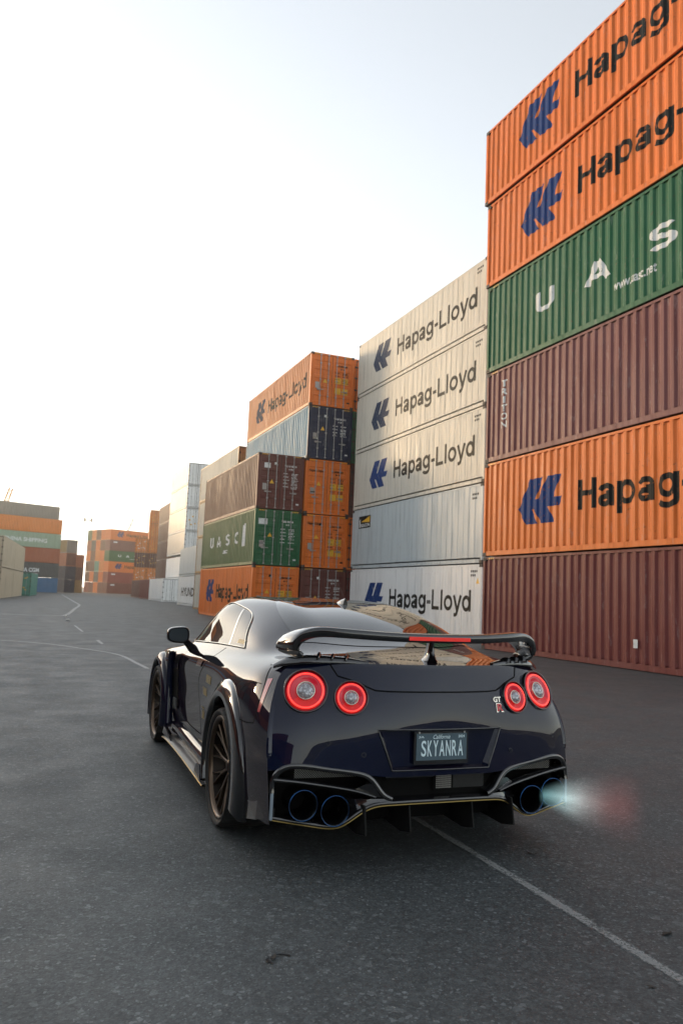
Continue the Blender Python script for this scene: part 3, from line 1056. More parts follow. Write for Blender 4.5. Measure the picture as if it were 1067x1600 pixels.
for i in range(14):
    a = .3 + i * .33
    q = (.05 * math.cos(a), .038 * math.sin(a)); q2 = (.05 * math.cos(a + .33), .038 * math.sin(a + .33))
    ww = .010 + .008 * math.sin(i * .9)
    sp.add([(q[0] * (1 - ww * 8), q[1] * (1 - ww * 8), 0), (q[0] * (1 + ww * 8), q[1] * (1 + ww * 8), 0), (q2[0] * (1 + ww * 8), q2[1] * (1 + ww * 8), 0), (q2[0] * (1 - ww * 8), q2[1] * (1 - ww * 8), 0)], [(0, 1, 2, 3)])
o = sp.build('oil_stain', plain('oil_stain', (.008, .008, .009), .3), recalc=False); o.location = (1.04, 3.03, .004)
tag(o, 'small dark curved oil mark on the foreground asphalt', None, kind='structure')

# ------------------------------------------------------------------ cranes on the horizon
M_CRANE = plain('crane_orange', (.55, .24, .05), .6)
M_CRANEG = plain('crane_grey', (.20, .20, .19), .6)
def boom(base, tip, w0, label, mat, nseg=9):
    """lattice jib: four chords and diagonal bracing, on its turntable and tower"""
    base, tip = Vector(base), Vector(tip)
    t = empty('crane', (base.x, base.y, 0)); tag(t, label, 'crane')
    d = (tip - base).normalized()
    s = d.cross(Vector((0, 0, 1))).normalized(); n = s.cross(d)
    org = Vector((base.x, base.y, 0))
    ch, br = MB(), MB()
    Lb = (tip - base).length
    pts = []
    for i in range(nseg + 1):
        q = i / nseg
        w_ = w0 * (1 - .45 * q)
        c = base + d * Lb * q - org
        pts.append([c + s * w_ * a + n * w_ * b for a, b in ((-1, -1), (1, -1), (1, 1), (-1, 1))])
    for k in range(4):
        ch.tube([p[k] for p in pts], w0 * .22, 5)
    for i in range(nseg):
        for k in range(4):
            br.tube([pts[i][k], pts[i + 1][(k + 1) % 4]], w0 * .12, 4)
            br.tube([pts[i][k], pts[i][(k + 1) % 4]], w0 * .12, 4)
    ch.build('jib', mat, t); br.build('bracing', mat, t)
    tw = MB().box((-w0 * 1.5, -w0 * 1.5, 0), (w0 * 1.5, w0 * 1.5, base.z - .5)); tw.build('tower', mat, t)
    MB().box((-w0 * 2.5, -w0 * 2, base.z - 1.5), (w0 * 2, w0 * 2, base.z + 2)).build('cab', mat, t)
    return t
boom((-8.8, 215, 8), (-4.3, 215, 25.6), .75, 'orange lattice crane jib rising behind the far left block', M_CRANE)
boom((31.5, 300, 12), (36.9, 300, 27.6), .42, 'thin dull crane boom behind the far middle block', M_CRANEG)
# lighting gantry: two thin masts with a crossbar
t = empty('light_mast', (20.8, 300, 0)); tag(t, 'pale double mast with a crossbar behind the far blocks', 'mast')
for dx in (-1.2, 1.2):
    MB().tube([(dx, 0, 0), (dx, 0, 28.0)], .10, 6).build('pole', M_CRANEG, t)
    MB().box((dx - .35, -.3, 25.2), (dx + .35, .3, 26.4)).build('lamp_head', M_CRANEG, t)
MB().box((-1.2, -.12, 25.5), (1.2, .12, 25.8)).build('crossbar', M_CRANEG, t)

# low hills all round the yard: what the car's tail mirrors
hill = MB()
hh = []
for i in range(97):
    a = 2 * PI * i / 96
    hgt = 40 + 38 * (math.sin(a * 3 + 1) * .5 + math.sin(a * 7) * .25 + math.sin(a * 13 + 2) * .15 + .6)
    if -.9 < math.atan2(math.sin(a - PI / 2), math.cos(a - PI / 2)) < .9: hgt = 1.0
    hh.append([(1500 * math.cos(a), 1500 * math.sin(a), -2), (1750 * math.cos(a), 1750 * math.sin(a), hgt)])
hill.grid(hh, True)
tag(hill.build('hills', plain('hazy_hills', (.09, .10, .09), .9)), 'low dark hills behind the camera', None, kind='structure')

# thin evening haze over the yard
hz_m = bpy.data.materials.new('evening_haze'); hz_m.use_nodes = True
_t = hz_m.node_tree; _t.nodes.clear()
_v = _t.nodes.new('ShaderNodeVolumePrincipled'); _o = _t.nodes.new('ShaderNodeOutputMaterial')
_v.inputs['Color'].default_value = (1, .86, .66, 1); _v.inputs['Density'].default_value = .0011; _v.inputs['Anisotropy'].default_value = .84
_t.links.new(_v.outputs[0], _o.inputs['Volume'])
hb = MB().box((-320, -200, -3), (320, 420, 60)).build('haze', hz_m)
tag(hb, 'thin pale evening haze over the yard', None, kind='stuff')

# ================================================================== the car
CAR = empty('sports_car', (2.1438, 3.8253, 0), -0.021)
tag(CAR, 'blue-black sports coupe with rear wing and round lit tail lamps on the asphalt', 'car')

def car_paint():
    m, t, b = nodes('car_paint')
    lw = t.nodes.new('ShaderNodeLayerWeight'); lw.inputs['Blend'].default_value = .35
    c = ramp(t, lw.outputs['Facing'], [(0, (.002, .005, .021)), (1, (.014, .008, .008))])  # sky's blue reflection put into the base colour, browner at grazing angles
    t.links.new(c.outputs[0], b.inputs['Base Color'])
    b.inputs['Metallic'].default_value = 0
    b.inputs['Roughness'].default_value = .6
    b.inputs['Specular IOR Level'].default_value = .0
    b.inputs['Coat Weight'].default_value = 1
    b.inputs['Coat Roughness'].default_value = .006
    b.inputs['Coat IOR'].default_value = 1.45
    return m
M_PAINT = car_paint()
M_GLOSS = plain('gloss_black', (.006, .006, .007), .12, 0, .5, 1.0)
M_CARBON = plain('dark_carbon', (.012, .012, .013), .22, 0, .5, .8)
M_BLADE = plain('satin_black', (.010, .010, .010), .42, 0, .35, .15)
M_MATT = plain('matt_black', (.008, .008, .008), .75, 0, .2)
M_VOID = plain('dark_inner_panel', (.004, .004, .004), .8, 0, .1)
M_TYRE = plain('tyre_rubber', (.014, .014, .014), .72, 0, .35)
M_RIM = plain('bronze_alloy', (.048, .034, .025), .30, .85)
M_CHROME = plain('bright_trim', (.62, .58, .50), .12, 1.0)
M_GOLD = plain('gold_edge', (.42, .30, .10), .3, .9)
M_GOLDTXT = plain('gold_lettering', (.42, .31, .12), .4, .5)
M_TIP = plain('dark_titanium', (.02, .024, .030), .2, .9)
M_TIPB = plain('blued_titanium', (.03, .13, .36), .25, 1.0)
M_DISC = plain('brake_steel', (.25, .25, .25), .35, .9)

def glass_mat(name, col, rough=.02):
    m, t, b = nodes(name)
    b.inputs['Base Color'].default_value = (*col, 1)
    b.inputs['Roughness'].default_value = rough
    b.inputs['Specular IOR Level'].default_value = .15
    b.inputs['Coat Weight'].default_value = 1
    b.inputs['Coat IOR'].default_value = 1.32
    b.inputs['Coat Roughness'].default_value = .005
    return m
M_GLASS = glass_mat('tinted_glass', (.006, .007, .008))
M_GLASS.node_tree.nodes['Principled BSDF'].inputs['Coat Weight'].default_value = .75
M_SIDEGLASS = glass_mat('tinted_side_glass', (.005, .006, .007))
M_SIDEGLASS.node_tree.nodes['Principled BSDF'].inputs['Coat Weight'].default_value = .35
M_SIDEGLASS.node_tree.nodes['Principled BSDF'].inputs['Specular IOR Level'].default_value = .05

# ---- body surface: a spline surface through stations of control points (left half listed, mirrored)
def spl(xs, n=None):
    """natural cubic spline as a linear map: returns f(t) giving weights over the knots"""
    xs = np.asarray(xs, float); n = len(xs); h = np.diff(xs)
    A = np.zeros((n, n)); B = np.zeros((n, n)); A[0, 0] = A[-1, -1] = 1
    for i in range(1, n - 1):
        A[i, i - 1] = h[i - 1]; A[i, i] = 2 * (h[i - 1] + h[i]); A[i, i + 1] = h[i]
        B[i, i - 1] = 6 / h[i - 1]; B[i, i] = -6 / h[i - 1] - 6 / h[i]; B[i, i + 1] = 6 / h[i]
    M = np.linalg.solve(A, B)
    def f(t):
        t = np.atleast_1d(np.asarray(t, float)); k = np.clip(np.searchsorted(xs, t, side='right') - 1, 0, n - 2)
        W = np.zeros((len(t), n)); r = np.arange(len(t)); hk = h[k]
        a = (xs[k + 1] - t) / hk; b = (t - xs[k]) / hk
        W[r, k] += a; W[r, k + 1] += b
        W += ((a ** 3 - a) * hk ** 2 / 6)[:, None] * M[k] + ((b ** 3 - b) * hk ** 2 / 6)[:, None] * M[k + 1]
        return W
    return f
#      sill           lower          mid            upper           shoulder         belt            pillar           roof rail         mid             centre
ST = [
 [(.895, .07, .245), (.905, .075, .40), (.912, .105, .60), (.888, .162, .80), (.838, .240, .945), (.775, .255, 1.018), (.68, .200, 1.043), (.55, .128, 1.050), (.28, .022, 1.056), (0, -.028, 1.058)],
 [(.915, .26, .235), (.93, .26, .40), (.938, .28, .60), (.922, .31, .80), (.872, .355, .945), (.792, .36, 1.020), (.70, .325, 1.050), (.57, .265, 1.060), (.29, .165, 1.068), (0, .13, 1.071)],
 [(.93, .50, .22), (.948, .50, .40), (.955, .50, .60), (.944, .50, .80), (.893, .50, .945), (.800, .50, 1.020), (.705, .48, 1.052), (.585, .45, 1.072), (.31, .38, 1.084), (0, .36, 1.088)],
 [(.935, .74, .20), (.950, .74, .40), (.958, .74, .61), (.950, .74, .81), (.895, .74, .945), (.800, .74, 1.020), (.71, .74, 1.066), (.603, .74, 1.122), (.33, .66, 1.140), (0, .63, 1.146)],
 [(.93, 1.02, .19), (.945, 1.02, .40), (.952, 1.02, .61), (.945, 1.02, .81), (.893, 1.02, .942), (.800, 1.02, 1.020), (.718, 1.02, 1.115), (.578, 1.02, 1.207), (.33, .98, 1.238), (0, .96, 1.248)],
 [(.885, 1.50, .17), (.905, 1.50, .37), (.912, 1.50, .60), (.918, 1.50, .81), (.885, 1.50, .928), (.800, 1.50, 1.015), (.700, 1.50, 1.195), (.535, 1.50, 1.318), (.30, 1.50, 1.346), (0, 1.50, 1.354)],
 [(.865, 1.98, .165), (.885, 1.98, .35), (.890, 1.98, .58), (.905, 1.98, .80), (.880, 1.98, .908), (.800, 1.98, 1.003), (.682, 1.98, 1.24), (.555, 1.98, 1.352), (.30, 1.98, 1.375), (0, 1.98, 1.382)],
 [(.865, 2.46, .165), (.885, 2.46, .35), (.890, 2.46, .58), (.905, 2.46, .80), (.878, 2.46, .898), (.798, 2.46, .985), (.690, 2.44, 1.225), (.560, 2.42, 1.342), (.31, 2.45, 1.366), (0, 2.47, 1.373)],
 [(.875, 2.86, .17), (.895, 2.86, .36), (.902, 2.86, .60), (.908, 2.86, .80), (.875, 2.86, .890), (.795, 2.86, .965), (.725, 2.83, 1.085), (.615, 2.82, 1.205), (.34, 2.90, 1.225), (0, 2.94, 1.232)],
 [(.90, 3.16, .18), (.925, 3.16, .38), (.932, 3.16, .61), (.925, 3.16, .80), (.880, 3.16, .880), (.80, 3.16, .935), (.735, 3.15, .975), (.64, 3.18, 1.005), (.36, 3.30, 1.010), (0, 3.36, 1.012)],
 [(.925, 3.60, .19), (.948, 3.60, .40), (.955, 3.60, .61), (.940, 3.60, .78), (.890, 3.60, .855), (.82, 3.60, .885), (.72, 3.60, .885), (.60, 3.60, .880), (.34, 3.62, .925), (0, 3.64, .93)],
 [(.925, 3.98, .19), (.945, 3.98, .40), (.95, 3.98, .60), (.93, 3.98, .74), (.885, 3.98, .815), (.82, 3.98, .845), (.72, 3.98, .845), (.60, 3.98, .840), (.34, 4.0, .875), (0, 4.02, .88)],
 [(.86, 4.36, .17), (.885, 4.36, .36), (.885, 4.36, .55), (.865, 4.36, .67), (.83, 4.36, .735), (.77, 4.36, .765), (.69, 4.38, .77), (.58, 4.40, .765), (.33, 4.42, .79), (0, 4.44, .795)],
 [(.70, 4.60, .16), (.72, 4.62, .33), (.72, 4.62, .48), (.70, 4.61, .585), (.67, 4.59, .64), (.63, 4.57, .67), (.57, 4.58, .685), (.48, 4.61, .69), (.28, 4.67, .705), (0, 4.69, .71)],
]
CP = np.array([[(-x, y, z) for x, y, z in row] + [(x, y, z) for x, y, z in row[-2::-1]] for row in ST])
_sk = np.concatenate([[0], np.cumsum(np.linalg.norm(np.diff(CP[:, [2, 5, 9]], axis=0), axis=2).mean(1))])
_uk = np.concatenate([[0], np.cumsum(np.maximum(np.linalg.norm(np.diff(CP[2:10], axis=1), axis=2).mean(0), .06))])
FS, FU = spl(_sk), spl(_uk)
def surf(s, u):
    """points on the body for arrays of equal length"""
    return np.einsum('ij,ik,jkc->ic', FS(s), FU(u), CP)
def surfgrid(s, u):
    return np.einsum('ai,bj,ijc->abc', FS(s), FU(u), CP)
def normals(s, u, e=1e-3):
    s = np.asarray(s, float); u = np.asarray(u, float)
    a = surf(np.minimum(s + e, _sk[-1]), u) - surf(np.maximum(s - e, 0), u)
    b = surf(s, np.minimum(u + e, _uk[-1])) - surf(s, np.maximum(u - e, 0))
    n = np.cross(b, a)
    n /= np.linalg.norm(n, axis=1)[:, None] + 1e-12
    c = surf(s, u) - np.array([0, 2, .55])
    flip = (n * c).sum(1) < 0
    n[flip] *= -1
    return n
_GS = np.linspace(0, _sk[-1], 260); _GU = np.linspace(0, _uk[-1], 260)
_GP = surfgrid(_GS, _GU)
def invert(pts, axes, umin=0, umax=None, side=True):
    """surface parameters whose projection on two axes matches pts"""
    umax = _uk[9] if umax is None else umax
    js = np.where((_GU >= umin - 1e-9) & (_GU <= umax + 1e-9))[0]
    G = _GP[:, js][:, :, axes]
    out = []
    for p in np.asarray(pts, float):
        d = ((G - p) ** 2).sum(2)
        i, j = np.unravel_index(d.argmin(), d.shape)
        out.append((_GS[i], _GU[js[j]]))
    q = np.array(out); s, u = q[:, 0].copy(), q[:, 1].copy()
    P = np.asarray(pts, float)
    for _ in range(8):
        f = surf(s, u)[:, axes] - P
        e = 1e-4
        a = (surf(np.clip(s + e, 0, _sk[-1]), u)[:, axes] - surf(np.clip(s - e, 0, _sk[-1]), u)[:, axes]) / (2 * e)
        b = (surf(s, np.clip(u + e, 0, _uk[-1]))[:, axes] - surf(s, np.clip(u - e, 0, _uk[-1]))[:, axes]) / (2 * e)
        det = a[:, 0] * b[:, 1] - a[:, 1] * b[:, 0]
        det = np.where(np.abs(det) < 1e-4, 1e-4, det)
        ds = (f[:, 0] * b[:, 1] - f[:, 1] * b[:, 0]) / det
        du = (a[:, 0] * f[:, 1] - a[:, 1] * f[:, 0]) / det
        s = np.clip(s - np.clip(ds, -.03, .03), 0, _sk[-1]); u = np.clip(u - np.clip(du, -.03, .03), umin, umax)
    return s, u

def resample(pts, n):
    P = np.asarray(pts, float)
    d = np.concatenate([[0], np.cumsum(np.linalg.norm(np.diff(P, axis=0), axis=1))])
    t = np.linspace(0, d[-1], n)
    return np.stack([np.interp(t, d, P[:, k]) for k in range(P.shape[1])], 1)
def smooth_curve(pts, n):
    P = np.asarray(pts, float)
    d = np.concatenate([[0], np.cumsum(np.linalg.norm(np.diff(P, axis=0), axis=1))])
    return spl(d)(np.linspace(0, d[-1], n)) @ P
def coons(b, t, l, r):
    """b, t: n points left to right; l, r: m points bottom to top"""
    n, m = len(b), len(l)
    s = np.linspace(0, 1, n)[None, :, None]; v = np.linspace(0, 1, m)[:, None, None]
    return ((1 - v) * b[None] + v * t[None] + (1 - s) * l[:, None] + s * r[:, None]
            - ((1 - s) * (1 - v) * b[0] + s * (1 - v) * b[-1] + (1 - s) * v * t[0] + s * v * t[-1]))

WH = [(.965, .35, .42), (3.745, .35, .405)]     # wheel centre y, z and arch radius
# main shell
us = np.linspace(0, _uk[-1], 181)
ss = np.linspace(0, _sk[-1], 301)
G = surfgrid(ss, us)
shell = MB()
idx = np.arange(G.shape[0] * G.shape[1]).reshape(G.shape[:2])
cen = (G[:-1, :-1] + G[1:, 1:] + G[:-1, 1:] + G[1:, :-1]) / 4
keep = np.ones(cen.shape[:2], bool)
for yc, zc, rr_ in WH:
    keep &= ~((np.hypot(cen[..., 1] - yc, cen[..., 2] - zc) < rr_ + .02) & (np.abs(cen[..., 0]) > .7))
fs = [(idx[i, j], idx[i, j + 1], idx[i + 1, j + 1], idx[i + 1, j]) for i in range(cen.shape[0]) for j in range(cen.shape[1]) if keep[i, j]]
shell.add(G.reshape(-1, 3), fs, True)
shell.build('body', M_PAINT, CAR)
# dark floor and wheel wells so that nothing shows through
fl = MB(); fl.box((-.80, .25, .19), (.80, 4.5, .24)); fl.box((-.72, .3, .24), (.72, 1.6, .72)); fl.box((-.72, 3.2, .24), (.72, 4.4, .70)); fl.box((-.86, 1.5, .20), (.86, 3.2, .40))
fl.build('underbody', M_VOID, CAR)
for yc, zc, rr_ in WH:
    for sg in (-1, 1):
        m = MB()
        m.grid([[(sg * x, yc + (rr_ + .03) * math.cos(a), zc + (rr_ + .03) * math.sin(a)) for a in np.linspace(-.5, PI + .5, 32)] for x in (.62, .93)], True)
        m.build('wheel_well', M_VOID, CAR)

def side_patch(name, b, t, l, r, mat, off, n=22, m=10, sides=(-1, 1), umin=None, umax=None, parent=CAR):
    """a panel cut out in side view (y, z), laid on the body"""
    umin = 0 if umin is None else umin
    grid = coons(smooth_curve(b, n), smooth_curve(t, n), smooth_curve(l, m), smooth_curve(r, m))
    s, u = invert(grid.reshape(-1, 2), [1, 2], umin, umax if umax is not None else _uk[8])
    P = surf(s, u) + normals(s, u) * off
    objs = []
    for sg in sides:
        Q = P.copy()
        if sg > 0: Q[:, 0] *= -1
        objs.append(MB().grid(Q.reshape(m, n, 3), True).build(name, mat, parent))
    return objs, (s, u)
def side_line(name, pts, wd, mat, off, sides=(-1, 1), umin=0, umax=None, n=40, parent=CAR, tube=False):
    P2 = smooth_curve(pts, n)
    s, u = invert(P2, [1, 2], umin, umax if umax is not None else _uk[8])
    P = surf(s, u); nn = normals(s, u)
    for sg in sides:
        f = np.array([-sg if sg > 0 else 1, 1, 1]) if sg > 0 else np.array([1, 1, 1])
        Q = (P + nn * off) * (np.array([-1, 1, 1]) if sg > 0 else 1)
        if tube:
            MB().tube([tuple(q) for q in Q], wd, 6).build(name, mat, parent)
        else:
            d = np.gradient(P, axis=0); d /= np.linalg.norm(d, axis=1)[:, None]
            sd_ = np.cross(d, nn) * wd / 2
            A = (P + nn * off + sd_) * (np.array([-1, 1, 1]) if sg > 0 else 1)
            B = (P + nn * off - sd_) * (np.array([-1, 1, 1]) if sg > 0 else 1)
            MB().grid([A, B], True).build(name, mat, parent)

# windows (side view traced): front glass and quarter glass
WB = [(2.93, .985), (2.5, 1.010), (1.9, 1.030), (1.62, 1.038)]
U5, U7 = _uk[5] - .02, _uk[7] + .03
side_patch('side_window', [(2.98, .985), (2.5, 1.008), (1.66, 1.036)], [(2.42, 1.298), (2.15, 1.308), (1.86, 1.285)], [(2.98, .985), (2.72, 1.155), (2.42, 1.298)], [(1.66, 1.036), (1.74, 1.15), (1.86, 1.285)], M_SIDEGLASS, .003, 24, 12, umin=U5 - .06, umax=U7)
side_patch('quarter_window', [(1.62, 1.038), (1.42, 1.046), (1.225, 1.055)], [(1.82, 1.278), (1.62, 1.258), (1.44, 1.205)], [(1.62, 1.038), (1.70, 1.15), (1.82, 1.278)], [(1.225, 1.055), (1.34, 1.125), (1.44, 1.205)], M_SIDEGLASS, .003, 20, 12, umin=U5 - .06, umax=U7)
side_line('window_trim', [(3.02, .975), (2.5, 1.000), (1.9, 1.026), (1.215, 1.046)], .0055, M_CHROME, .004, umin=U5 - .08, umax=U7, tube=True)
side_line('window_trim', [(1.215, 1.046), (1.33, 1.12), (1.455, 1.213), (1.64, 1.270), (1.86, 1.295), (2.15, 1.318), (2.43, 1.308), (2.74, 1.16), (3.02, .975)], .005, M_CHROME, .004, umin=U5 - .08, umax=U7 + .05, n=80, tube=True)
side_line('window_divider', [(1.64, 1.036), (1.72, 1.15), (1.84, 1.283)], .03, M_GLOSS, .005, umin=U5 - .06, umax=U7)

def top_patch(name, b, t, l, r, mat, off, n=24, m=16, parent=CAR):
    """a panel cut out in plan view (x, y) on roof, glass or deck"""
    grid = coons(smooth_curve(b, n), smooth_curve(t, n), smooth_curve(l, m), smooth_curve(r, m))
    s, u = invert(grid.reshape(-1, 2), [0, 1], _uk[5], _uk[13])
    P = surf(s, u) + normals(s, u) * off
    return MB().grid(P.reshape(m, n, 3), True).build(name, mat, parent)
top_patch('rear_window', [(-.575, .70), (-.3, .56), (0, .52), (.3, .56), (.575, .70)], [(-.475, 1.60), (-.25, 1.585), (0, 1.58), (.25, 1.585), (.475, 1.60)],
          [(-.575, .70), (-.57, 1.0), (-.53, 1.35), (-.475, 1.60)], [(.575, .70), (.57, 1.0), (.53, 1.35), (.475, 1.60)], M_GLASS, .003, 40, 26)
top_patch('windscreen', [(-.60, 3.14), (-.3, 3.27), (0, 3.31), (.3, 3.27), (.60, 3.14)], [(-.50, 2.50), (-.25, 2.54), (0, 2.55), (.25, 2.54), (.50, 2.50)],
          [(-.60, 3.14), (-.55, 2.8), (-.50, 2.50)], [(.60, 3.14), (.55, 2.8), (.50, 2.50)], M_GLASS, .003, 30, 16)
top_patch('roof_skin', [(-.455, 1.63), (0, 1.61), (.455, 1.63)], [(-.48, 2.47), (0, 2.52), (.48, 2.47)], [(-.455, 1.63), (-.48, 2.05), (-.48, 2.47)], [(.455, 1.63), (.48, 2.05), (.48, 2.47)], M_CARBON, .003, 24, 14)
# body gaps
side_line('panel_gap', [(1.67, 1.022), (1.82, .93), (1.98, .83), (2.08, .72), (2.06, .58), (1.99, .45), (1.95, .36)], .007, M_VOID, .0012, umax=_uk[5])
side_line('panel_gap', [(2.86, .955), (2.80, .85), (2.78, .65), (2.82, .42)], .006, M_VOID, .0012, umax=_uk[5])
side_line('panel_gap', [(1.95, .37), (2.4, .365), (2.82, .40)], .007, M_VOID, .0012, umax=_uk[5])
side_line('panel_gap', [(.40, 1.0), (.335, .93), (.30, .80), (.315, .712)], .007, M_VOID, .0012, umax=_uk[5])
side_line('panel_gap', [(.315, .712), (.42, .700), (.60, .700)], .006, M_VOID, .0012, umax=_uk[5])
side_patch('side_reflector', [(.290, .775), (.262, .775)], [(.325, .945), (.285, .95)], [(.290, .775), (.30, .86), (.325, .945)], [(.262, .775), (.266, .86), (.285, .95)], plain('red_reflector', (.5, .06, .07), .2, 0, .5, 1.0), .0022, 4, 14, umax=_uk[5])
# fuel cap outline on the quarter
side_line('fuel_flap', [(.36, .915), (.50, .905), (.60, .86), (.645, .80)], .004, M_VOID, .001, sides=(-1,), umax=_uk[5])
# door handle
side_patch('door_handle', [(2.20, .838), (2.02, .848)], [(2.18, .885), (2.00, .893)], [(2.20, .838), (2.18, .885)], [(2.02, .848), (2.00, .893)], M_CHROME, .006, 8, 5, umax=_uk[5])
# gold sponsor marks below the quarter: worn lettering bars
for sg in (-1,):
    for (y0, z0, wd, hg) in ((1.66, .765, .20, .055), (1.80, .665, .17, .055), (1.90, .56, .12, .012), (1.88, .49, .10, .06)):
        rr = random.Random(int(y0 * 100))
        q = 0
        while q < wd - .02:
            lw_ = rr.uniform(.014, .026)
            b0, b1 = y0 + wd / 2 - q, y0 + wd / 2 - q - lw_
            side_patch('gold_letter', [(b0, z0), (b1, z0)], [(b0, z0 + hg), (b1, z0 + hg)], [(b0, z0), (b0, z0 + hg)], [(b1, z0), (b1, z0 + hg)], M_GOLDTXT, .0022, 2, 3, sides=(sg,), umax=_uk[5])
            q += lw_ + .008
# small gold bars at the lower edge of the quarter glass
q = 0
rr = random.Random(5)
while q < .17:
    side_patch('gold_letter', [(1.45 - q, 1.064), (1.45 - q - .017, 1.065)], [(1.45 - q, 1.09), (1.45 - q - .017, 1.091)], [(1.45 - q, 1.064), (1.45 - q, 1.09)], [(1.45 - q - .017, 1.065), (1.45 - q - .017, 1.091)], M_GOLDTXT, .0055, 2, 2, sides=(-1,), umin=U5 - .06, umax=U7)
    q += .024

# front wing outlet behind the wheel
side_patch('wing_vent', [(3.06, .42), (2.90, .44)], [(3.08, .845), (2.93, .865)], [(3.06, .42), (3.10, .62), (3.08, .845)], [(2.90, .44), (2.92, .65), (2.93, .865)], M_VOID, .004, 6, 18, umax=_uk[5])
side_patch('vent_blade', [(3.05, .74), (2.90, .745)], [(3.06, .785), (2.91, .79)], [(3.05, .74), (3.06, .785)], [(2.90, .745), (2.91, .79)], M_CHROME, .012, 5, 4, umax=_uk[5])
side_patch('vent_blade', [(3.04, .40), (2.89, .41)], [(3.05, .50), (2.90, .50)], [(3.04, .40), (3.05, .50)], [(2.89, .41), (2.90, .50)], M_CHROME, .010, 5, 4, umax=_uk[5])
for sg in (-1, 1):
    m = MB()
    a = []
    for z, y in ((.28, 3.06), (.40, 3.09), (.55, 3.12), (.70, 3.12), (.80, 3.11), (.88, 3.06)):
        a.append([(sg * .93, y + .04, z), (sg * .975, y + .01, z), (sg * .985, y - .03, z), (sg * .955, y - .05, z), (sg * .92, y - .02, z)])
    m.grid(smooth_grid(a, 4) if 'smooth_grid' in globals() else a, True)
    m.build('vent_lip', M_PAINT, CAR)

# wheel arch flares
def body_x(y, z):
    s, u = invert([(y, z)], [1, 2], 0, _uk[5])
    return abs(surf(s, u)[0, 0])
for wi, (yc, zc, rr_) in enumerate(WH):
    ri = rr_ - .008
    angs = np.linspace(R(-22), R(200), 60)
    prof = []
    for a in angs:
        back = .5 - .5 * math.cos(a)          # 0 towards the front, 1 towards the rear
        wd = (.085 + .05 * back + .05 * max(0, -math.sin(a - .2))) if wi == 0 else (.085 - .02 * back)
        ro = ri + wd
        y_, z_ = yc + ro * math.cos(a), zc + ro * math.sin(a)
        bx = body_x(y_, max(z_, .2))
        tip = .990 if wi == 0 else .985
        mid = ri + wd * .35
        row = [(tip - .075, ri + .004), (tip - .012, ri), (tip, ri + .012), (tip - .004, mid), (max(bx + .022, tip - .03), ro - .012), (max(bx + .010, .93), ro), (bx - .012, ro + .002)]
        prof.append([(x, yc + r_ * math.cos(a), zc + r_ * math.sin(a)) for x, r_ in row])
    P = np.array(prof)
    for sg in (-1, 1):
        Q = P.copy(); Q[..., 0] *= sg
        m = MB(); m.grid(Q, True)
        m.build('arch_flare', M_GLOSS if wi == 0 else M_PAINT, CAR)

# ---- tail panel: Coons patch between the rear edge of the shell, with the number plate bay cut out
ub = _uk[1] + (_uk[2] - _uk[1]) * .55       # where the side edge starts (about z .5)
n_s, n_t = 0, 0
tt = np.concatenate([np.linspace(0, .055, 3)[:-1], np.linspace(.055, .42, 16)[:-1], np.linspace(.42, 1, 26)])
uL = ub + (_uk[5] - ub) * tt
left = surf(np.zeros_like(uL), uL)
BOT = smooth_curve([(left[0, 0], left[0, 1], left[0, 2]), (-.84, .05, .525), (-.785, .03, .540), (-.62, -.01, .525), (-.45, -.045, .505), (-.36, -.055, .492), (-.18, -.075, .490), (0, -.08, .490)], 41)
def xtrap(z): return np.interp(z, [.527, .73], [.288, .368])
NI, NO = 12, 26
rows = []
TOPU = lambda k: _uk[5] + (_uk[9] - _uk[5]) * k
top_half = surf(np.zeros(201), np.linspace(_uk[5], _uk[9], 201))     # left corner to centre
def at_frac(curve, fx):
    """point of a left-half curve at |x| = fx * |x0| """
    x = np.abs(curve[:, 0]); o = np.argsort(x)
    X = fx * x.max()
    return np.stack([-X, np.interp(X, x[o], curve[o, 1]), np.interp(X, x[o], curve[o, 2])], 1)
for i, t_ in enumerate(tt):
    L_ = left[i]
    zc_ = .49 + t_ * (1.058 - .49)
    xb = xtrap(zc_) / abs(L_[0])
    f = np.concatenate([np.linspace(0, xb, NI + 1), np.linspace(xb, 1, NO + 1)[1:]])       # centre outwards
    B = at_frac(BOT, f); T = at_frac(top_half, f)
    lin_b, lin_t = BOT[0], top_half[0]
    P = (1 - t_) * B + t_ * T
    corr = L_ - ((1 - t_) * lin_b + t_ * lin_t)
    P = P + corr[None] * (f ** 2)[:, None]
    P[:, 0] = -f * abs(L_[0])
    P[:, 1] -= (.030 * math.sin(PI * min(1, t_ * 1.02))) * (1 - f ** 2)
    rows.append(P)
rows = np.array(rows)
full = np.concatenate([rows[:, ::-1], rows[:, 1:] * [-1, 1, 1]], axis=1)
NC = full.shape[1]; ctr = NC // 2
j0, j1 = ctr - NI, ctr + NI
i0, i1 = 2, 17
fas = MB()
fid = np.arange(full.shape[0] * NC).reshape(full.shape[:2])
fs = [(fid[i, j], fid[i, j + 1], fid[i + 1, j + 1], fid[i + 1, j]) for i in range(full.shape[0] - 1) for j in range(NC - 1) if not (i0 <= i < i1 and j0 <= j < j1)]
fas.add(full.reshape(-1, 3), fs, True)
fas.build('tail_panel', M_PAINT, CAR)
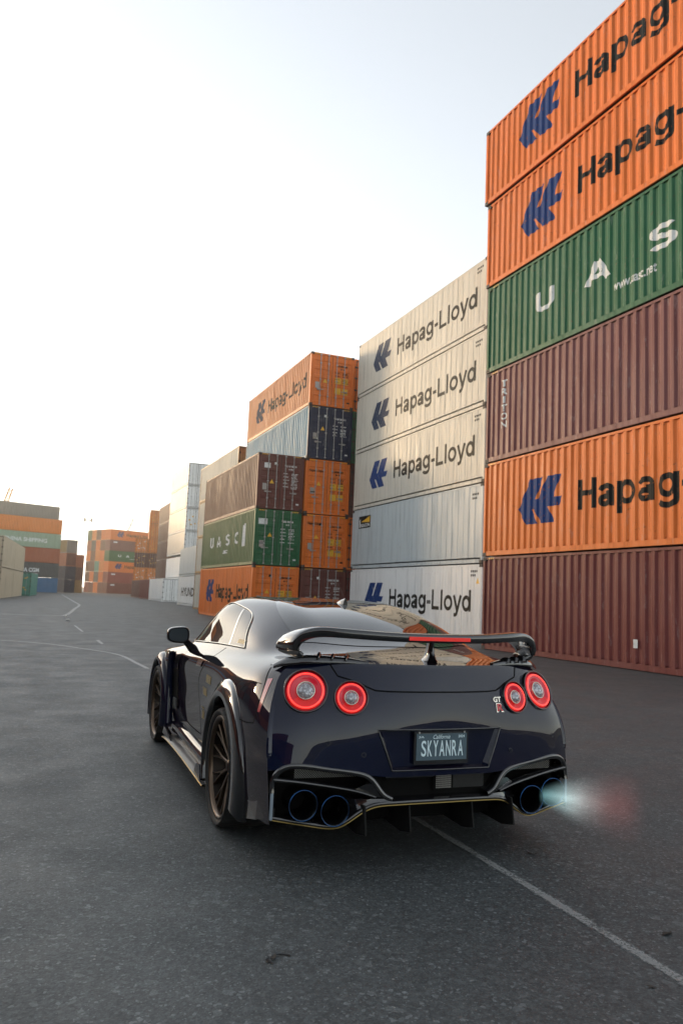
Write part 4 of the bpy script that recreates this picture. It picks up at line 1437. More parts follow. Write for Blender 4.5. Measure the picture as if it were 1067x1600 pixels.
# plate bay: rim, walls and back
loop = [full[i0, j] for j in range(j0, j1 + 1)] + [full[i, j1] for i in range(i0 + 1, i1 + 1)] + [full[i1, j] for j in range(j1 - 1, j0 - 1, -1)] + [full[i, j0] for i in range(i1 - 1, i0, -1)]
loop = np.array(loop); cc = loop.mean(0)
inn = loop.copy(); inn[:, [0, 2]] = cc[[0, 2]] + (loop[:, [0, 2]] - cc[[0, 2]]) * [.93, .90]; inn[:, 1] = -.035
bay = MB()
bay.grid(np.array([loop, inn]), False, closed=True)
bay.add([tuple(p) for p in inn], [tuple(range(len(inn)))])
bay.build('plate_bay', M_PAINT, CAR)
MB().tube([tuple(p + np.array([0, -.003, 0])) for p in loop] + [tuple(loop[0] + np.array([0, -.003, 0]))], .0042, 6, cap=False).build('bay_trim', M_GLOSS, CAR)
def fpoint(x, z):
    d = (full[..., 0] - x) ** 2 + (full[..., 2] - z) ** 2
    i, j = np.unravel_index(d.argmin(), d.shape)
    i = min(max(i, 2), full.shape[0] - 3); j = min(max(j, 3), NC - 4)
    a = full[i, j + 2] - full[i, j - 2]; b = full[i + 1, j] - full[i - 1, j]
    n = np.cross(a, b); n /= np.linalg.norm(n)
    if n[1] > 0: n = -n
    p = full[i, j]
    y = p[1] - (n[0] * (x - p[0]) + n[2] * (z - p[2])) / n[1]
    return np.array([x, y, z]), n
def tail_line(name, pts, wd, mat, off=.0012, n=60):
    P2 = resample(pts, n)
    Q = []; NN = []
    for x, z in P2:
        p, nn = fpoint(x, z); Q.append(p + nn * off); NN.append(nn)
    Q = np.array(Q); NN = np.array(NN)
    d = np.gradient(Q, axis=0); d /= np.linalg.norm(d, axis=1)[:, None]
    sd_ = np.cross(d, NN) * wd / 2
    return MB().grid([Q + sd_, Q - sd_], True).build(name, mat, CAR)
cut = [(.578, 1.040), (.548, .985), (.50, .972), (.445, .955), (.405, .935), (.368, .920), (.30, .917), (0, .919)]
tail_line('boot_gap', [(-x, z) for x, z in cut] + [(x, z) for x, z in cut[-2::-1]], .008, M_VOID, .0015, 120)
# parking sensors
for x, z in ((-.62, .655), (-.44, .60), (.44, .60), (.78, .66)):
    p, nn = fpoint(x, z)
    q = Vector(nn).to_track_quat('Z', 'Y').to_matrix()
    m = MB()
    ring = [tuple(Vector(p) + q @ Vector((.011 * math.cos(a), .011 * math.sin(a), .002))) for a in np.linspace(0, 2 * PI, 13)]
    m.tube(ring, .0016, 5, cap=False)
    m.build('parking_sensor', M_CARBON, CAR)

for q_ in () and ((-.715,.902,.155),(-.496,.878,.057),(-.424,.911,.036),(-.365,.73,-.079),(-.284,.527,-.074),(-.885,.542,.109)): print('FP', q_, fpoint(q_[0],q_[1])[0].round(3))
# upright edge fins at the bumper corners
for sg in (-1, 1):
    uu = np.linspace(_uk[1] + (_uk[2] - _uk[1]) * .85, _uk[3] + (_uk[4] - _uk[3]) * .72, 24)
    E_ = surf(np.zeros(24), uu)
    hgt = np.interp(np.linspace(0, 1, 24), [0, .06, .8, 1], [.004, .013, .010, .001])
    a = []
    for e_, h_ in zip(E_, hgt):
        a.append([(e_[0] + .004, e_[1] + .03, e_[2]), (e_[0] - h_ * .55, e_[1] - h_ * .3, e_[2]), (e_[0] + .002, e_[1] - h_ * .9, e_[2]), (e_[0] + .030, e_[1] - .012, e_[2])])
    a = np.array(a) * ([1, 1, 1] if sg < 0 else [-1, 1, 1])
    MB().grid(a, False).build('corner_fin', M_PAINT, CAR)

# ---- lamps
def emit_mat(name, col, e, base):
    m, t, b = nodes(name)
    b.inputs['Base Color'].default_value = (*base, 1)
    b.inputs['Emission Color'].default_value = (*col, 1)
    b.inputs['Emission Strength'].default_value = e
    b.inputs['Roughness'].default_value = .15
    b.inputs['Coat Weight'].default_value = 1
    return m
M_LED = emit_mat('lit_lamp_ring', (1.0, .035, .022), .72, (.5, .02, .02))
def lens_mat():
    m, t, b = nodes('red_lamp_lens')
    tc = t.nodes.new('ShaderNodeTexCoord')
    g = t.nodes.new('ShaderNodeTexGradient'); g.gradient_type = 'RADIAL'
    t.links.new(tc.outputs['Object'], g.inputs[0])
    c = ramp(t, g.outputs['Fac'], [(0, (.17, .006, .02)), (.10, (.17, .006, .02)), (.12, (.45, .010, .012)), (.38, (.40, .010, .012)), (.40, (.17, .006, .03)), (1, (.20, .006, .03))])
    t.links.new(c.outputs[0], b.inputs['Base Color'])
    b.inputs['Roughness'].default_value = .15
    b.inputs['Coat Weight'].default_value = .4
    b.inputs['Specular IOR Level'].default_value = .25
    b.inputs['Emission Color'].default_value = (1, .02, .02, 1)
    b.inputs['Emission Strength'].default_value = .09
    return m
M_LENS = lens_mat()
def crystal():
    m, t, b = nodes('clear_lamp_centre')
    tc = t.nodes.new('ShaderNodeTexCoord')
    v = t.nodes.new('ShaderNodeTexVoronoi'); v.inputs['Scale'].default_value = 85
    t.links.new(tc.outputs['Object'], v.inputs['Vector'])
    c = ramp(t, v.outputs['Distance'], [(0, (.45, .47, .50)), (.6, (.13, .14, .16))])
    t.links.new(c.outputs[0], b.inputs['Base Color'])
    b.inputs['Metallic'].default_value = .6
    b.inputs['Roughness'].default_value = .18
    b.inputs['Coat Weight'].default_value = 1
    bump(t, b, v.outputs['Distance'], .7, .004)
    b.inputs['Emission Color'].default_value = (1, .9, .88, 1)
    b.inputs['Emission Strength'].default_value = .02
    return m
M_CRYST = crystal()
for x, z, Rr in ((-.715, .902, .108), (-.496, .878, .083), (.496, .878, .083), (.715, .902, .108)):
    p, nn = fpoint(x, z)
    nn = nn * .75 + np.array([0, -1, .02]) * .25
    lamp = bpy.data.objects.new('tail_lamp', None); C.objects.link(lamp); lamp.parent = CAR
    lamp.location = p
    q = Vector(nn).to_track_quat('Z', 'Y'); lamp.rotation_euler = q.to_euler()
    bpy.data.objects.remove(lamp)
    Mx = Matrix.Translation(Vector(p + nn * .016)) @ q.to_matrix().to_4x4()
    me = MB().lathe([(-.05, Rr * 1.10), (.004, Rr * 1.10), (.007, Rr * 1.07), (.003, Rr * 1.02), (-.012, Rr * 1.0), (-.02, Rr * .97)], 48, 'z').mesh('lamp')
    lamp = ob('tail_lamp', me, M_GLOSS, CAR); lamp.matrix_local = Mx
    ln = [(-.02, Rr * .985), (-.004, Rr * .96), (.003, Rr * .88), (.001, Rr * .70), (-.004, Rr * .62), (-.008, Rr * .46)]
    ob('lens', MB().lathe(ln, 48, 'z').mesh('lens'), M_LENS, lamp)
    ob('lamp_ring', MB().lathe([(.000, Rr * .90), (.0055, Rr * .885), (.007, Rr * .85), (.0055, Rr * .815), (.000, Rr * .80)], 48, 'z').mesh('lamp_ring'), M_LED, lamp)
    rin = [(-.008, Rr * .47), (.004, Rr * .46), (.006, Rr * .43), (.002, Rr * .41)]
    ob('lamp_bezel', MB().lathe(rin, 40, 'z').mesh('lamp_bezel'), M_CHROME, lamp)
    dome = [(.002, Rr * .41), (.010, Rr * .36), (.015, Rr * .26), (.018, Rr * .14), (.019, .0005)]
    ob('lamp_centre', MB().lathe(dome, 32, 'z').mesh('lamp_centre'), M_CRYST, lamp)

# ---- number plate with frame and lettering
PLX, PLZ = 0.0, .632
PY = -.062
pl = MB().box((-.162, PY, PLZ - .088), (.162, PY + .014, PLZ + .080)).build('plate_frame', M_GLOSS, CAR)
M_PLATE = plain('plate_dark', (.075, .115, .14), .18, 0, .5, .6)
MB().box((-.150, PY - .003, PLZ - .066), (.150, PY, PLZ + .072)).build('plate', M_PLATE, pl)
M_PLTXT = plain('plate_lettering', (.62, .76, .80), .4)
def plate_text(s, x0, x1, z0, z1, wt, shear=0.0):
    v, f, asp, lo, hi = text_mesh(s, wt)
    m = MB(); m.add([(x0 + p[0] * (x1 - x0) + shear * (p[1] - .5) * (z1 - z0), PY - .0042, z0 + p[1] * (z1 - z0)) for p in v], f)
    m.build('plate_lettering', M_PLTXT, pl, recalc=False)
xw = [.030, .028, .030, .032, .030, .030, .032]
x = -.122
for ch, wd in zip('SKYANRA', xw):
    plate_text(ch, x, x + wd - .001, PLZ - .046, PLZ + .036, .012)
    x += wd + .0065
plate_text('California', -.052, .05, PLZ + .044, PLZ + .066, .004, .35)
plate_text('JUL', -.138, -.105, PLZ + .047, PLZ + .060, .02)
plate_text('2024', .098, .136, PLZ + .049, PLZ + .063, .02)
for bx in (-.135, .135):
    MB().lathe([(PY - .004, .0001), (PY - .007, .004), (PY - .004, .006)], 12, 'y').build('plate_bolt', M_STEEL, pl).location = (bx, 0, PLZ + .077)
# model badge right of the boot: two silver letters over a red one
def badge(ch, x0, x1, z0, z1, mat, off):
    v, f, asp, lo, hi = text_mesh(ch, .03)
    vs = []
    for p in v:
        q, nn = fpoint(x0 + p[0] * (x1 - x0), z0 + p[1] * (z1 - z0))
        vs.append(q + nn * off)
    m = MB(); m.add(vs, f); m.build('badge', mat, CAR, recalc=False)
badge('GT', .335, .392, .858, .886, M_CHROME, .004)
badge('R', .352, .405, .805, .853, M_CHROME, .0035)
badge('R', .358, .400, .810, .849, plain('badge_red', (.55, .02, .03), .3), .0055)

# ---- lower bumper: dark cavity, mouth frame, blades, lip, tips and fins
cav = MB()
cav.box((-.86, .16, .22), (.86, .22, .56))
cav.box((-.36, .02, .36), (.36, .10, .50))
cav.build('bumper_cavity', M_VOID, CAR)
def band(name, pts, w0, w1, mat, n=60, mirror=True, depth=.05, closed_to_centre=True):
    """strip following a path in 3D: outward face plus a flange running forward"""
    P = smooth_curve(pts, n)
    if mirror:
        P = np.concatenate([P, (P[::-1] * [-1, 1, 1])[(1 if closed_to_centre else 0):]])
    d = np.gradient(P, axis=0); d /= np.linalg.norm(d, axis=1)[:, None]
    up = np.cross(d, np.tile([0, -1.0, 0], (len(P), 1))); up /= np.linalg.norm(up, axis=1)[:, None]
    up[up[:, 2] < 0] *= 1
    a = np.zeros(3)
    rows_ = [P + up * w0 + [0, depth, 0], P + up * w0 + [0, .006, 0], P + up * w0 * .6, P - up * w1 * .6, P - up * w1 + [0, .006, 0], P - up * w1 + [0, depth, 0]]
    return MB().grid(np.array(rows_), True).build(name, mat, CAR)
# mouth frame (both sides, and along the lower edge of the middle opening)
for sg in (-1, 1):
    F = np.array([-sg, 1, 1]) * 1.0
    mouth = np.array([(-.888, .055, .405), (-.886, .06, .455), (-.868, .052, .500), (-.835, .042, .528), (-.785, .026, .540), (-.62, -.012, .526), (-.47, -.045, .508), (-.405, -.058, .486), (-.365, -.066, .445), (-.325, -.074, .398), (-.285, -.078, .378)])
    P = mouth * F
    m_ = band('mouth_frame', [tuple(p) for p in P], .015, .013, M_GLOSS, 60, False, .09)
    blade = np.array([(-.884, .06, .468), (-.75, .03, .456), (-.58, -.015, .435), (-.45, -.045, .412), (-.37, -.06, .388)])
    P = smooth_curve(blade * F, 24)
    m = MB()
    wv = np.linspace(.010, .006, len(P))
    m.grid(np.array([P + np.stack([0 * wv, 0 * wv + .08, wv], 1), P + np.stack([0 * wv, 0 * wv, wv], 1), P + np.stack([0 * wv, 0 * wv - .004, 0 * wv], 1), P - np.stack([0 * wv, 0 * wv, wv], 1), P + np.stack([0 * wv, 0 * wv + .08, -wv], 1)]), True)
    m.build('bumper_blade', M_GLOSS, CAR)
    # inner webs between blade, mouth and lip
    web = np.array([[(-.47, -.02, .425), (-.42, -.045, .455), (-.375, -.055, .455)], [(-.43, -.03, .408), (-.385, -.05, .41), (-.345, -.062, .412)], [(-.375, -.05, .388), (-.34, -.06, .388), (-.315, -.068, .390)]]) * F
    MB().grid(web, True).build('bumper_web', M_GLOSS, CAR)
    low = np.array([[(-.52, .06, .365), (-.47, .0, .372), (-.40, -.045, .378), (-.34, -.062, .380), (-.285, -.072, .378)],
                    [(-.53, .06, .315), (-.475, .0, .325), (-.41, -.045, .352), (-.345, -.066, .368), (-.285, -.076, .371)],
                    [(-.535, .04, .268), (-.485, -.012, .295), (-.42, -.050, .333), (-.35, -.070, .360), (-.285, -.080, .364)]]) * F
    MB().grid(low, True).build('bumper_web', M_GLOSS, CAR)
    # gauze behind the upper slot
    m = MB()
    for i in range(26):
        for j in range(4):
            a, b_ = -.775 + i * .0127, .472 + j * .0115
            y_ = .065 + (a + .775) * -.05
            for s2 in (1, -1):
                c0 = (a, y_, b_ if s2 > 0 else b_ + .0115); c1 = (a + .0127, y_, b_ + .0115 if s2 > 0 else b_)
                d0 = Vector(c1) - Vector(c0); nn = Vector((-d0.z, 0, d0.x)).normalized() * .0012
                z_off = .0006 * s2
                m.add([(c0[0] + nn.x, c0[1] + z_off, c0[2] + nn.z), (c1[0] + nn.x, c1[1] + z_off, c1[2] + nn.z), (c1[0] - nn.x, c1[1] + z_off, c1[2] - nn.z), (c0[0] - nn.x, c0[1] + z_off, c0[2] - nn.z)], [(0, 1, 2, 3)])
    m.v = [(p[0] * -sg, p[1], p[2]) for p in m.v]
    o = m.build('gauze', plain('grille_wire', (.16, .16, .15), .4, .8), CAR, recalc=False); o['kind'] = 'stuff'
    # tail pipes
    for tx, ty, tz in ((.745, -.005, .355), (.585, -.035, .328)):
        c = ob('tail_pipe', MB().lathe([(.30, .060), (.02, .066), (.0, .074), (-.008, .076), (-.010, .074), (-.004, .069), (.04, .064), (.28, .058)], 36, 'y').mesh('tail_pipe'), M_TIP, CAR)
        c.location = (sg * tx, ty, tz)
        ob('pipe_rim', MB().lathe([(-.008, .0766), (-.0106, .0760), (-.0106, .0748), (-.008, .0742)], 36, 'y').mesh('pipe_rim'), M_TIPB, c)
        ob('pipe_end', MB().lathe([(.20, .0005), (.20, .0585)], 24, 'y').mesh('pipe_end'), M_VOID, c)
    # corner spat
    m = MB()
    P = [(-.890, .070, .285), (-.886, .070, .412), (-.92, .22, .335), (-.935, .45, .325), (-.935, .47, .180), (-.925, .22, .235)]
    Q = [(-.865, .080, .290), (-.862, .080, .405), (-.88, .22, .33), (-.885, .45, .32), (-.885, .47, .185), (-.88, .22, .24)]
    m.add([(p[0] * -sg, p[1], p[2]) for p in P + Q], [(0, 1, 2, 5), (5, 2, 3, 4), (11, 8, 7, 6), (10, 9, 8, 11), (0, 6, 7, 1), (1, 7, 8, 2), (2, 8, 9, 3), (3, 9, 10, 4), (4, 10, 11, 5), (5, 11, 6, 0)])
    m.build('corner_spat', M_GLOSS, CAR)
    MB().tube([(-sg * -.8925 if sg < 0 else .8925, .066, .285), (-sg * -.8885 if sg < 0 else .8885, .066, .412)], .006, 6).build('spat_edge', plain('pale_edge', (.30, .36, .42), .3, .3), CAR) if False else None
    MB().box((min(sg * .882, sg * .896), .058, .272), (max(sg * .882, sg * .896), .075, .412)).build('spat_edge', plain('pale_edge', (.22, .27, .32), .3, .2, .5, .5), CAR)
lip = [(-.888, .065, .282), (-.80, .045, .268), (-.70, .015, .255), (-.615, -.012, .246), (-.56, -.025, .250), (-.50, -.038, .280), (-.43, -.052, .327), (-.375, -.066, .351), (-.30, -.078, .360), (-.15, -.082, .362), (0, -.083, .362)]
band('diffuser_lip', lip, .011, .009, M_GLOSS, 70, True, .16)
band('lip_edge', [(x_, y_ - .003, z_ - .011) for x_, y_, z_ in lip], .0025, .0025, M_GOLD, 70, True, .02)
# middle opening: mesh panels
m = MB()
for i in range(30):
    for j in range(8):
        a, b_ = .115 + i * .0063, .400 + j * .0098
        if a > .30: continue
        for s2 in (1, -1):
            c0 = Vector((a, .012, b_ if s2 > 0 else b_ + .0098)); c1 = Vector((a + .0098, .012, b_ + .0098 if s2 > 0 else b_))
            d0 = c1 - c0; nn = Vector((-d0.z, 0, d0.x)).normalized() * .0009
            m.add([(c0 + nn + Vector((0, .0005 * s2, 0)))[:], (c1 + nn + Vector((0, .0005 * s2, 0)))[:], (c1 - nn + Vector((0, .0005 * s2, 0)))[:], (c0 - nn + Vector((0, .0005 * s2, 0)))[:]], [(0, 1, 2, 3)])
o = m.build('grille', plain('grille_wire_dark', (.06, .06, .06), .4, .6), CAR, recalc=False); o['kind'] = 'stuff'
m = MB()
for i in range(11):
    for j in range(7):
        a, b_ = .005 + i * .0085, .405 + j * .0105
        m.box((a, -.004, b_), (a + .0055, .006, b_ + .0068))
o = m.build('oil_cooler', plain('cooler_fins', (.30, .29, .27), .4, .6), CAR); o['kind'] = 'stuff'
MB().box((-.01, -.0, .395), (.105, .004, .482)).build('cooler_backing', M_VOID, CAR)
MB().tube([(-.30, -.01, .478), (-.02, -.015, .478)], .011, 8).build('cross_pipe', M_CARBON, CAR)
# diffuser fins and tray
MB().box((-.50, .0, .335), (.50, .9, .345)).build('diffuser_tray', M_VOID, CAR)
for x in (-.435, -.185, .185, .435):
    m = MB()
    poly = [(-.075, .352), (-.085, .30), (-.10, .215), (.02, .19), (.35, .20), (.55, .335)]
    m.prism(poly, lambda a, b_: (x - .004, a, b_), lambda a, b_: (x + .004, a, b_))
    m.build('diffuser_fin', M_MATT, CAR)

# ---- rear wing
te3 = np.array([(0, -.022, 1.198), (.25, -.004, 1.200), (.45, .045, 1.207), (.58, .10, 1.212), (.665, .15, 1.206), (.722, .18, 1.180), (.748, .20, 1.145), (.750, .205, 1.115), (.712, .21, 1.080)])
le3 = np.array([(0, .19, 1.186), (.25, .215, 1.189), (.45, .28, 1.194), (.58, .36, 1.196), (.68, .43, 1.186), (.745, .455, 1.165), (.78, .46, 1.138), (.792, .455, 1.110), (.765, .45, 1.085)])
th = [.048, .048, .050, .053, .055, .053, .048, .040, .030]
k_ = np.concatenate([[0], np.cumsum(np.linalg.norm(np.diff((te3 + le3) / 2, axis=0), axis=1))])
fw_ = spl(k_)
tq = np.linspace(0, k_[-1], 46)
Wt = fw_(tq)
TE3, LE3, TH = Wt @ te3, Wt @ le3, Wt @ th
tg = np.gradient((TE3 + LE3) / 2, axis=0)
nrm3 = np.cross(LE3 - TE3, tg); nrm3 /= np.linalg.norm(nrm3, axis=1)[:, None]
nrm3[nrm3[:, 2] + nrm3[:, 0] < 0] *= -1
sec = [(0, .10), (0, .42), (.04, .52), (.20, .60), (.45, .62), (.75, .50), (.93, .28), (1.0, 0), (.93, -.22), (.75, -.34), (.45, -.42), (.20, -.44), (.04, -.46), (0, -.40)]
half = []
for i in range(len(tq)):
    half.append([tuple(TE3[i] + (LE3[i] - TE3[i]) * c_ + nrm3[i] * h_ * TH[i]) for c_, h_ in sec])
half = np.array(half)
wing = np.concatenate([half[::-1] * [-1, 1, 1], half[1:]])
m = MB(); m.grid(wing, True, closed=True)
m.add([tuple(p) for p in wing[0]], [tuple(range(len(sec)))]); m.add([tuple(p) for p in wing[-1]], [tuple(range(len(sec)))])
W_ = m.build('rear_wing', M_GLOSS, CAR)
# high brake light along the trailing edge
m = MB()
a = [[(x, -.026 + .018 * (abs(x) / .25) ** 2, 1.1995 + dz) for dz in (-.012, .008)] for x in np.linspace(-.188, .188, 17)]
m.grid(a, True)
m.build('brake_light', emit_mat('lit_brake_light', (1.0, .04, .025), .14, (.30, .012, .012)), W_)
# pylon
m = MB()
a = []
for z, w_, y0, y1 in ((1.188, .014, .06, .13), (1.150, .015, .065, .14), (1.115, .018, .06, .15), (1.085, .026, .05, .17), (1.070, .036, .03, .20)):
    a.append([(w_ * math.cos(q) * (1 if abs(math.cos(q)) > .01 else 1), (y0 + y1) / 2 + (y1 - y0) / 2 * math.sin(q), z) for q in np.linspace(0, 2 * PI, 17)[:-1]])
m.grid(a, True, closed=True)
m.build('wing_pylon', M_GLOSS, W_)
for sg in (-1, 1):
    # plinth under the wing end, sweeping inboard along the boot edge, with three small strakes
    pts = [(.385, .085, 1.062), (.48, .115, 1.064), (.60, .155, 1.062), (.70, .20, 1.054), (.78, .26, 1.040), (.845, .33, 1.016)]
    P = smooth_curve(pts, 26)
    wv = np.interp(np.linspace(0, 1, 26), [0, .25, .6, 1], [.012, .05, .085, .03])
    hv = np.interp(np.linspace(0, 1, 26), [0, .2, .6, .85, 1], [.004, .018, .030, .024, .006])
    a = []
    for p, w_, h_ in zip(P, wv, hv):
        a.append([(sg * p[0], p[1] - .022, p[2] - .014), (sg * p[0], p[1] - .024, p[2] + h_ * .35), (sg * p[0], p[1] + w_ * .25, p[2] + h_), (sg * p[0], p[1] + w_ * .8, p[2] + h_ * .9), (sg * p[0], p[1] + w_ * 1.3, p[2] - .004)])
    MB().grid(a, True).build('wing_plinth', M_GLOSS, W_)
    for q, xx in enumerate((.655, .585, .515)):
        m = MB()
        yb = .135 - (.655 - xx) * .35
        a = []
        for e in np.linspace(0, 1, 8):
            h_ = .030 * math.sin(PI * min(1, e * 1.15 + .08)) ** .7 * (1 - .3 * q / 2)
            c = (sg * (xx - .05 * e), yb + .06 * e, 1.074 + .002)
            a.append([(c[0] - .006, c[1], c[2] - .012), (c[0] - .003, c[1], c[2] + h_), (c[0] + .003, c[1], c[2] + h_), (c[0] + .006, c[1], c[2] - .012)])
        m.grid(a, True); m.build('strake', M_GLOSS, W_)

# shark fin aerial
m = MB()
a = []
for q in np.linspace(0, 1, 10):
    y = 1.44 + q * .17
    w_ = .030 * math.sin(PI * min(1, q * .9 + .1)) ** .6 + .001
    h_ = .048 * (1 - q) ** .55
    a.append([(-w_, y, 1.352), (-w_ * .8, y, 1.352 + h_ * .5), (-w_ * .35, y, 1.352 + h_ * .9), (0, y, 1.352 + h_), (w_ * .35, y, 1.352 + h_ * .9), (w_ * .8, y, 1.352 + h_ * .5), (w_, y, 1.352)])
m.grid(a, True); m.add([tuple(p) for p in a[0]], [tuple(range(7))])
m.build('aerial_fin', M_GLOSS, CAR)

# ---- door mirrors
for sg in (-1, 1):
    m = MB()
    cx, cy, cz = sg * .985, 2.60, 1.045
    a = []
    for y, sx, sz in ((.0, .088, .060), (.012, .094, .066), (.05, .093, .066), (.10, .080, .058), (.14, .055, .042), (.155, .02, .018)):
        ring = []
        for q in np.linspace(0, 2 * PI, 29)[:-1]:
            c, s2 = math.cos(q), math.sin(q)
            ex = abs(c) ** .62 * (1 if c > 0 else -1); ez = abs(s2) ** .62 * (1 if s2 > 0 else -1)
            tap = 1 - .22 * (ex * sg * -1 > 0) * abs(ex) * 0
            ring.append((cx + ex * sx, cy + y - sg * ex * .018, cz + ez * sz * (1 - .12 * ex * sg)))
        a.append(ring)
    m.grid(a, True, closed=True); m.add([tuple(p) for p in a[-1]], [tuple(range(28))])
    hs_ = m.build('mirror', M_GLOSS, CAR)
    gl = MB(); ring = [(cx + (p[0] - cx) * .88, p[1] + .004, cz + (p[2] - cz) * .86) for p in a[0]]
    gl.add(ring, [tuple(range(28))])
    gm_ = glass_mat('mirror_glass', (.045, .055, .062), .03)
    gl.build('mirror_glass', gm_, hs_)
    MB().add([tuple(p) for p in a[0]], [tuple(range(28))]).build('mirror_rim', M_MATT, hs_).location = (0, .008, 0)
    MB().tube([(sg * .84, 2.72, .925), (sg * .875, 2.70, .955), (sg * .915, 2.68, .995), (sg * .94, 2.66, 1.015)], [.042, .034, .028, .026], 10, sx=.55).build('mirror_stalk', M_GLOSS, hs_)

# ---- side skirts with blade and winglets
for sg in (-1, 1):
    pts = [(3.30, .955, .115), (3.05, .975, .150), (2.5, .978, .165), (1.9, .980, .160), (1.55, .975, .145), (1.42, .965, .130)]
    P = smooth_curve(pts, 30)
    a = []
    for y, x, z in P:
        a.append([(sg * (x - .14), y, z + .010), (sg * x, y, z + .008), (sg * (x + .004), y, z), (sg * x, y, z - .008), (sg * (x - .14), y, z - .010)])
    MB().grid(a, True).build('skirt_blade', M_BLADE, CAR)
    MB().tube([(sg * (p[1] + .004), p[0], p[2] + .001) for p in P], .0045, 5).build('blade_edge', M_GOLD, CAR)
    a = []
    for y, x0, z0, z1 in ((3.26, .90, .16, .26), (2.9, .895, .17, .30), (2.3, .888, .175, .275), (1.8, .892, .175, .255), (1.5, .91, .17, .27)):
        a.append([(sg * (x0 - .03), y, z1 + .03), (sg * (x0 + .022), y, z1), (sg * (x0 + .030), y, (z0 + z1) / 2), (sg * (x0 + .012), y, z0)])
    MB().grid(a, True).build('side_skirt', M_PAINT, CAR)
    m = MB()
    poly = [(3.22, .165), (3.16, .235), (3.05, .225), (2.72, .165)]
    m.prism(poly, lambda a_, b_: (sg * .968, a_, b_), lambda a_, b_: (sg * .960, a_, b_)); m.build('winglet', M_PAINT, CAR)
    m = MB()
    poly = [(1.70, .155), (1.62, .235), (1.50, .25), (1.46, .15)]
    m.prism(poly, lambda a_, b_: (sg * .975, a_, b_), lambda a_, b_: (sg * .966, a_, b_)); m.build('winglet', M_GOLD if False else M_PAINT, CAR)

# ---- wheels
TR, RR = .350, .304
def tyre_mesh():
    prof = [(-.125, RR - .012), (-.138, RR + .004), (-.148, RR + .018), (-.150, RR + .028), (-.140, TR - .012), (-.122, TR - .003), (-.06, TR), (0, TR + .0005), (.06, TR), (.122, TR - .003), (.140, TR - .012), (.150, RR + .028), (.138, RR + .004), (.125, RR - .012)]
    n = 180
    G_ = []
    for i, (a, r_) in enumerate(prof):
        ring = []
        for k in range(n):
            q = 2 * PI * (k + (abs(a) * 18 if 4 <= i <= 9 else 0)) / n
            rr_ = r_ - (.0065 if (4 <= i <= 9 and (k % 6) in (0,) ) else 0)
            ring.append((a, rr_ * math.cos(q), rr_ * math.sin(q)))
        G_.append(ring)
    m = MB(); m.grid(G_, True, closed=True)
    return m.mesh('tyre')
def rim_mesh():
    prof = [(-.120, RR - .02), (-.132, RR - .003), (-.137, RR - .004), (-.136, RR - .014), (-.128, RR - .022), (-.112, RR - .026)]
    return MB().lathe(prof, 72, 'x').mesh('rim')
def barrel_mesh():
    prof = [(-.112, RR - .026), (-.07, RR - .034), (.02, RR - .05), (.10, RR - .052)]
    return MB().lathe(prof, 72, 'x').mesh('barrel')
def spokes_mesh():
    m = MB()
    for k in range(10):
        a0 = 2 * PI * k / 10
        def P(ax, r_, da): return (ax, r_ * math.cos(a0 + da), r_ * math.sin(a0 + da))
        for sgn in (-1, 1):
            # each spoke splits into a fork at the barrel
            path = [(-.070, .045, 0), (-.080, .10, .012 * sgn), (-.090, .155, .035 * sgn), (-.100, .215, .085 * sgn), (-.114, RR - .024, .125 * sgn)]
            w_ = [.022, .018, .014, .012, .013]
            top, bot = [], []
            rows_ = []
            for (ax, r_, da), ww in zip(path, w_):
                dq = ww / r_ / 2
                rows_.append([P(ax + .036, r_, da - dq * .8), P(ax + .006, r_, da - dq), P(ax, r_, da - dq * .5), P(ax, r_, da + dq * .5), P(ax + .006, r_, da + dq), P(ax + .036, r_, da + dq * .8)])
            m.grid(rows_, False)
    return m.mesh('spokes')
TY, RM, SP, BA = tyre_mesh(), rim_mesh(), spokes_mesh(), barrel_mesh()
M_BARREL = plain('dark_bronze_barrel', (.020, .015, .012), .38, .8)
M_RIML = plain('bronze_lip', (.11, .078, .055), .28, .9)
HUB = MB().lathe([(-.085, .0005), (-.085, .028), (-.076, .036), (-.068, .062), (.02, .07)], 32, 'x').mesh('hub')
DSC = MB().lathe([(.055, .07), (.050, .075), (.050, .205), (.078, .205), (.078, .07)], 48, 'x').mesh('brake_disc')
for yc, zc, rr_ in WH:
    for sg in (-1, 1):
        wname = bpy.data.objects.new('wheel', TY); C.objects.link(wname)
        wname.parent = CAR
        if not TY.materials: TY.materials.append(M_TYRE)
        wname.name = 'wheel'
        wname.location = (sg * (.980 - .150), yc, .35)
        wname.rotation_euler = (R(9 + 13 * (yc > 2)), 0, 0 if sg < 0 else PI)
        for nm, me, mt in (('rim', RM, M_RIML), ('barrel', BA, M_BARREL), ('spokes', SP, M_RIML), ('hub', HUB, M_RIM), ('brake_disc', DSC, M_DISC)):
            ob(nm, me, mt, wname)
        MB().box((.035, -.07, .12), (.095, .07, .235)).build('brake_caliper', plain('caliper_gold', (.30, .20, .06), .35, .4), wname)

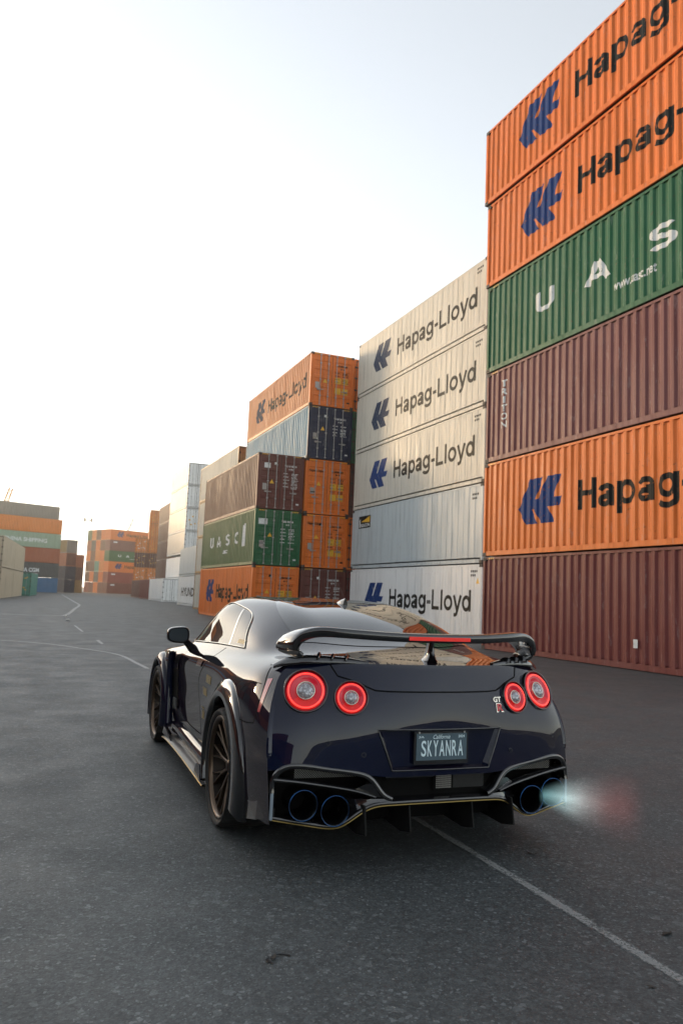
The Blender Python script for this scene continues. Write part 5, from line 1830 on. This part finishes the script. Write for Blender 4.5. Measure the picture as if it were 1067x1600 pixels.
# ---- flame spat out of the right tail pipes
def flame_mat():
    m = bpy.data.materials.new('exhaust_flame'); m.use_nodes = True
    t = m.node_tree; t.nodes.clear()
    out = t.nodes.new('ShaderNodeOutputMaterial'); v = t.nodes.new('ShaderNodeVolumePrincipled')
    tc = t.nodes.new('ShaderNodeTexCoord')
    sp_ = t.nodes.new('ShaderNodeSeparateXYZ'); t.links.new(tc.outputs['Object'], sp_.inputs[0])
    # along the flame: local x from 0 to 1; radius from y, z
    r2 = t.nodes.new('ShaderNodeVectorMath'); r2.operation = 'LENGTH'
    mp = mapping(t, tc.outputs['Object'], (0, 1, 1)); t.links.new(mp, r2.inputs[0])
    rad = ramp(t, sp_.outputs[0], [(0, (.22,) * 3), (.4, (.6,) * 3), (1, (1, 1, 1))])
    dv = t.nodes.new('ShaderNodeMath'); dv.operation = 'DIVIDE'; t.links.new(r2.outputs['Value'], dv.inputs[0]); t.links.new(rad.outputs[0], dv.inputs[1])
    fall = ramp(t, dv.outputs[0], [(0, (1, 1, 1)), (.35, (.45,) * 3), (.8, (.06,) * 3), (1, (0, 0, 0))])
    alng = ramp(t, sp_.outputs[0], [(0, (.9,) * 3), (.25, (1, 1, 1)), (.48, (.26,) * 3), (.68, (.085,) * 3), (.84, (.06,) * 3), (1, (0, 0, 0))])
    n_ = ramp(t, noise(t, mapping(t, tc.outputs['Object'], (2, 4, 4)), 2.2, 4, .6), [(.3, (.35,) * 3), (.7, (1, 1, 1))])
    f1 = mix(t, 1.0, fall.outputs[0], alng.outputs[0], 'MULTIPLY')
    f2 = mix(t, 1.0, f1, n_.outputs[0], 'MULTIPLY')
    col = ramp(t, sp_.outputs[0], [(0, (.30, .68, .72)), (.3, (.62, .80, .79)), (.55, (.80, .66, .64)), (.70, (.95, .28, .25)), (1, (1, .15, .12))])
    es = t.nodes.new('ShaderNodeMath'); es.operation = 'MULTIPLY'; es.inputs[1].default_value = 3.9
    t.links.new(f2, es.inputs[0])
    t.links.new(es.outputs[0], v.inputs['Emission Strength']); t.links.new(col.outputs[0], v.inputs['Emission Color'])
    de = t.nodes.new('ShaderNodeMath'); de.operation = 'MULTIPLY'; de.inputs[1].default_value = .5
    t.links.new(f2, de.inputs[0]); t.links.new(de.outputs[0], v.inputs['Density'])
    v.inputs['Color'].default_value = (.8, .85, .85, 1)
    t.links.new(v.outputs[0], out.inputs['Volume'])
    return m
fm = MB().lathe([(0.0, .001), (0.0, .25), (.3, .55), (.6, .85), (.85, .95), (1.0, .6), (1.02, .001)], 28, 'x')
fo = fm.build('exhaust_flame', flame_mat())
MWC = Matrix.Translation((2.1438, 3.8253, 0)) @ Matrix.Rotation(-.021, 4, 'Z')
A_ = MWC @ Vector((.66, -.03, .345)); B_ = MWC @ Vector((.95, -.50, .375))
dd = B_ - A_
fo.matrix_world = Matrix.Translation(A_) @ dd.to_track_quat('X', 'Z').to_matrix().to_4x4() @ Matrix.Diagonal((dd.length, .25, .25, 1))
tag(fo, 'teal and red flame with smoke spat from the right tail pipes', 'flame')
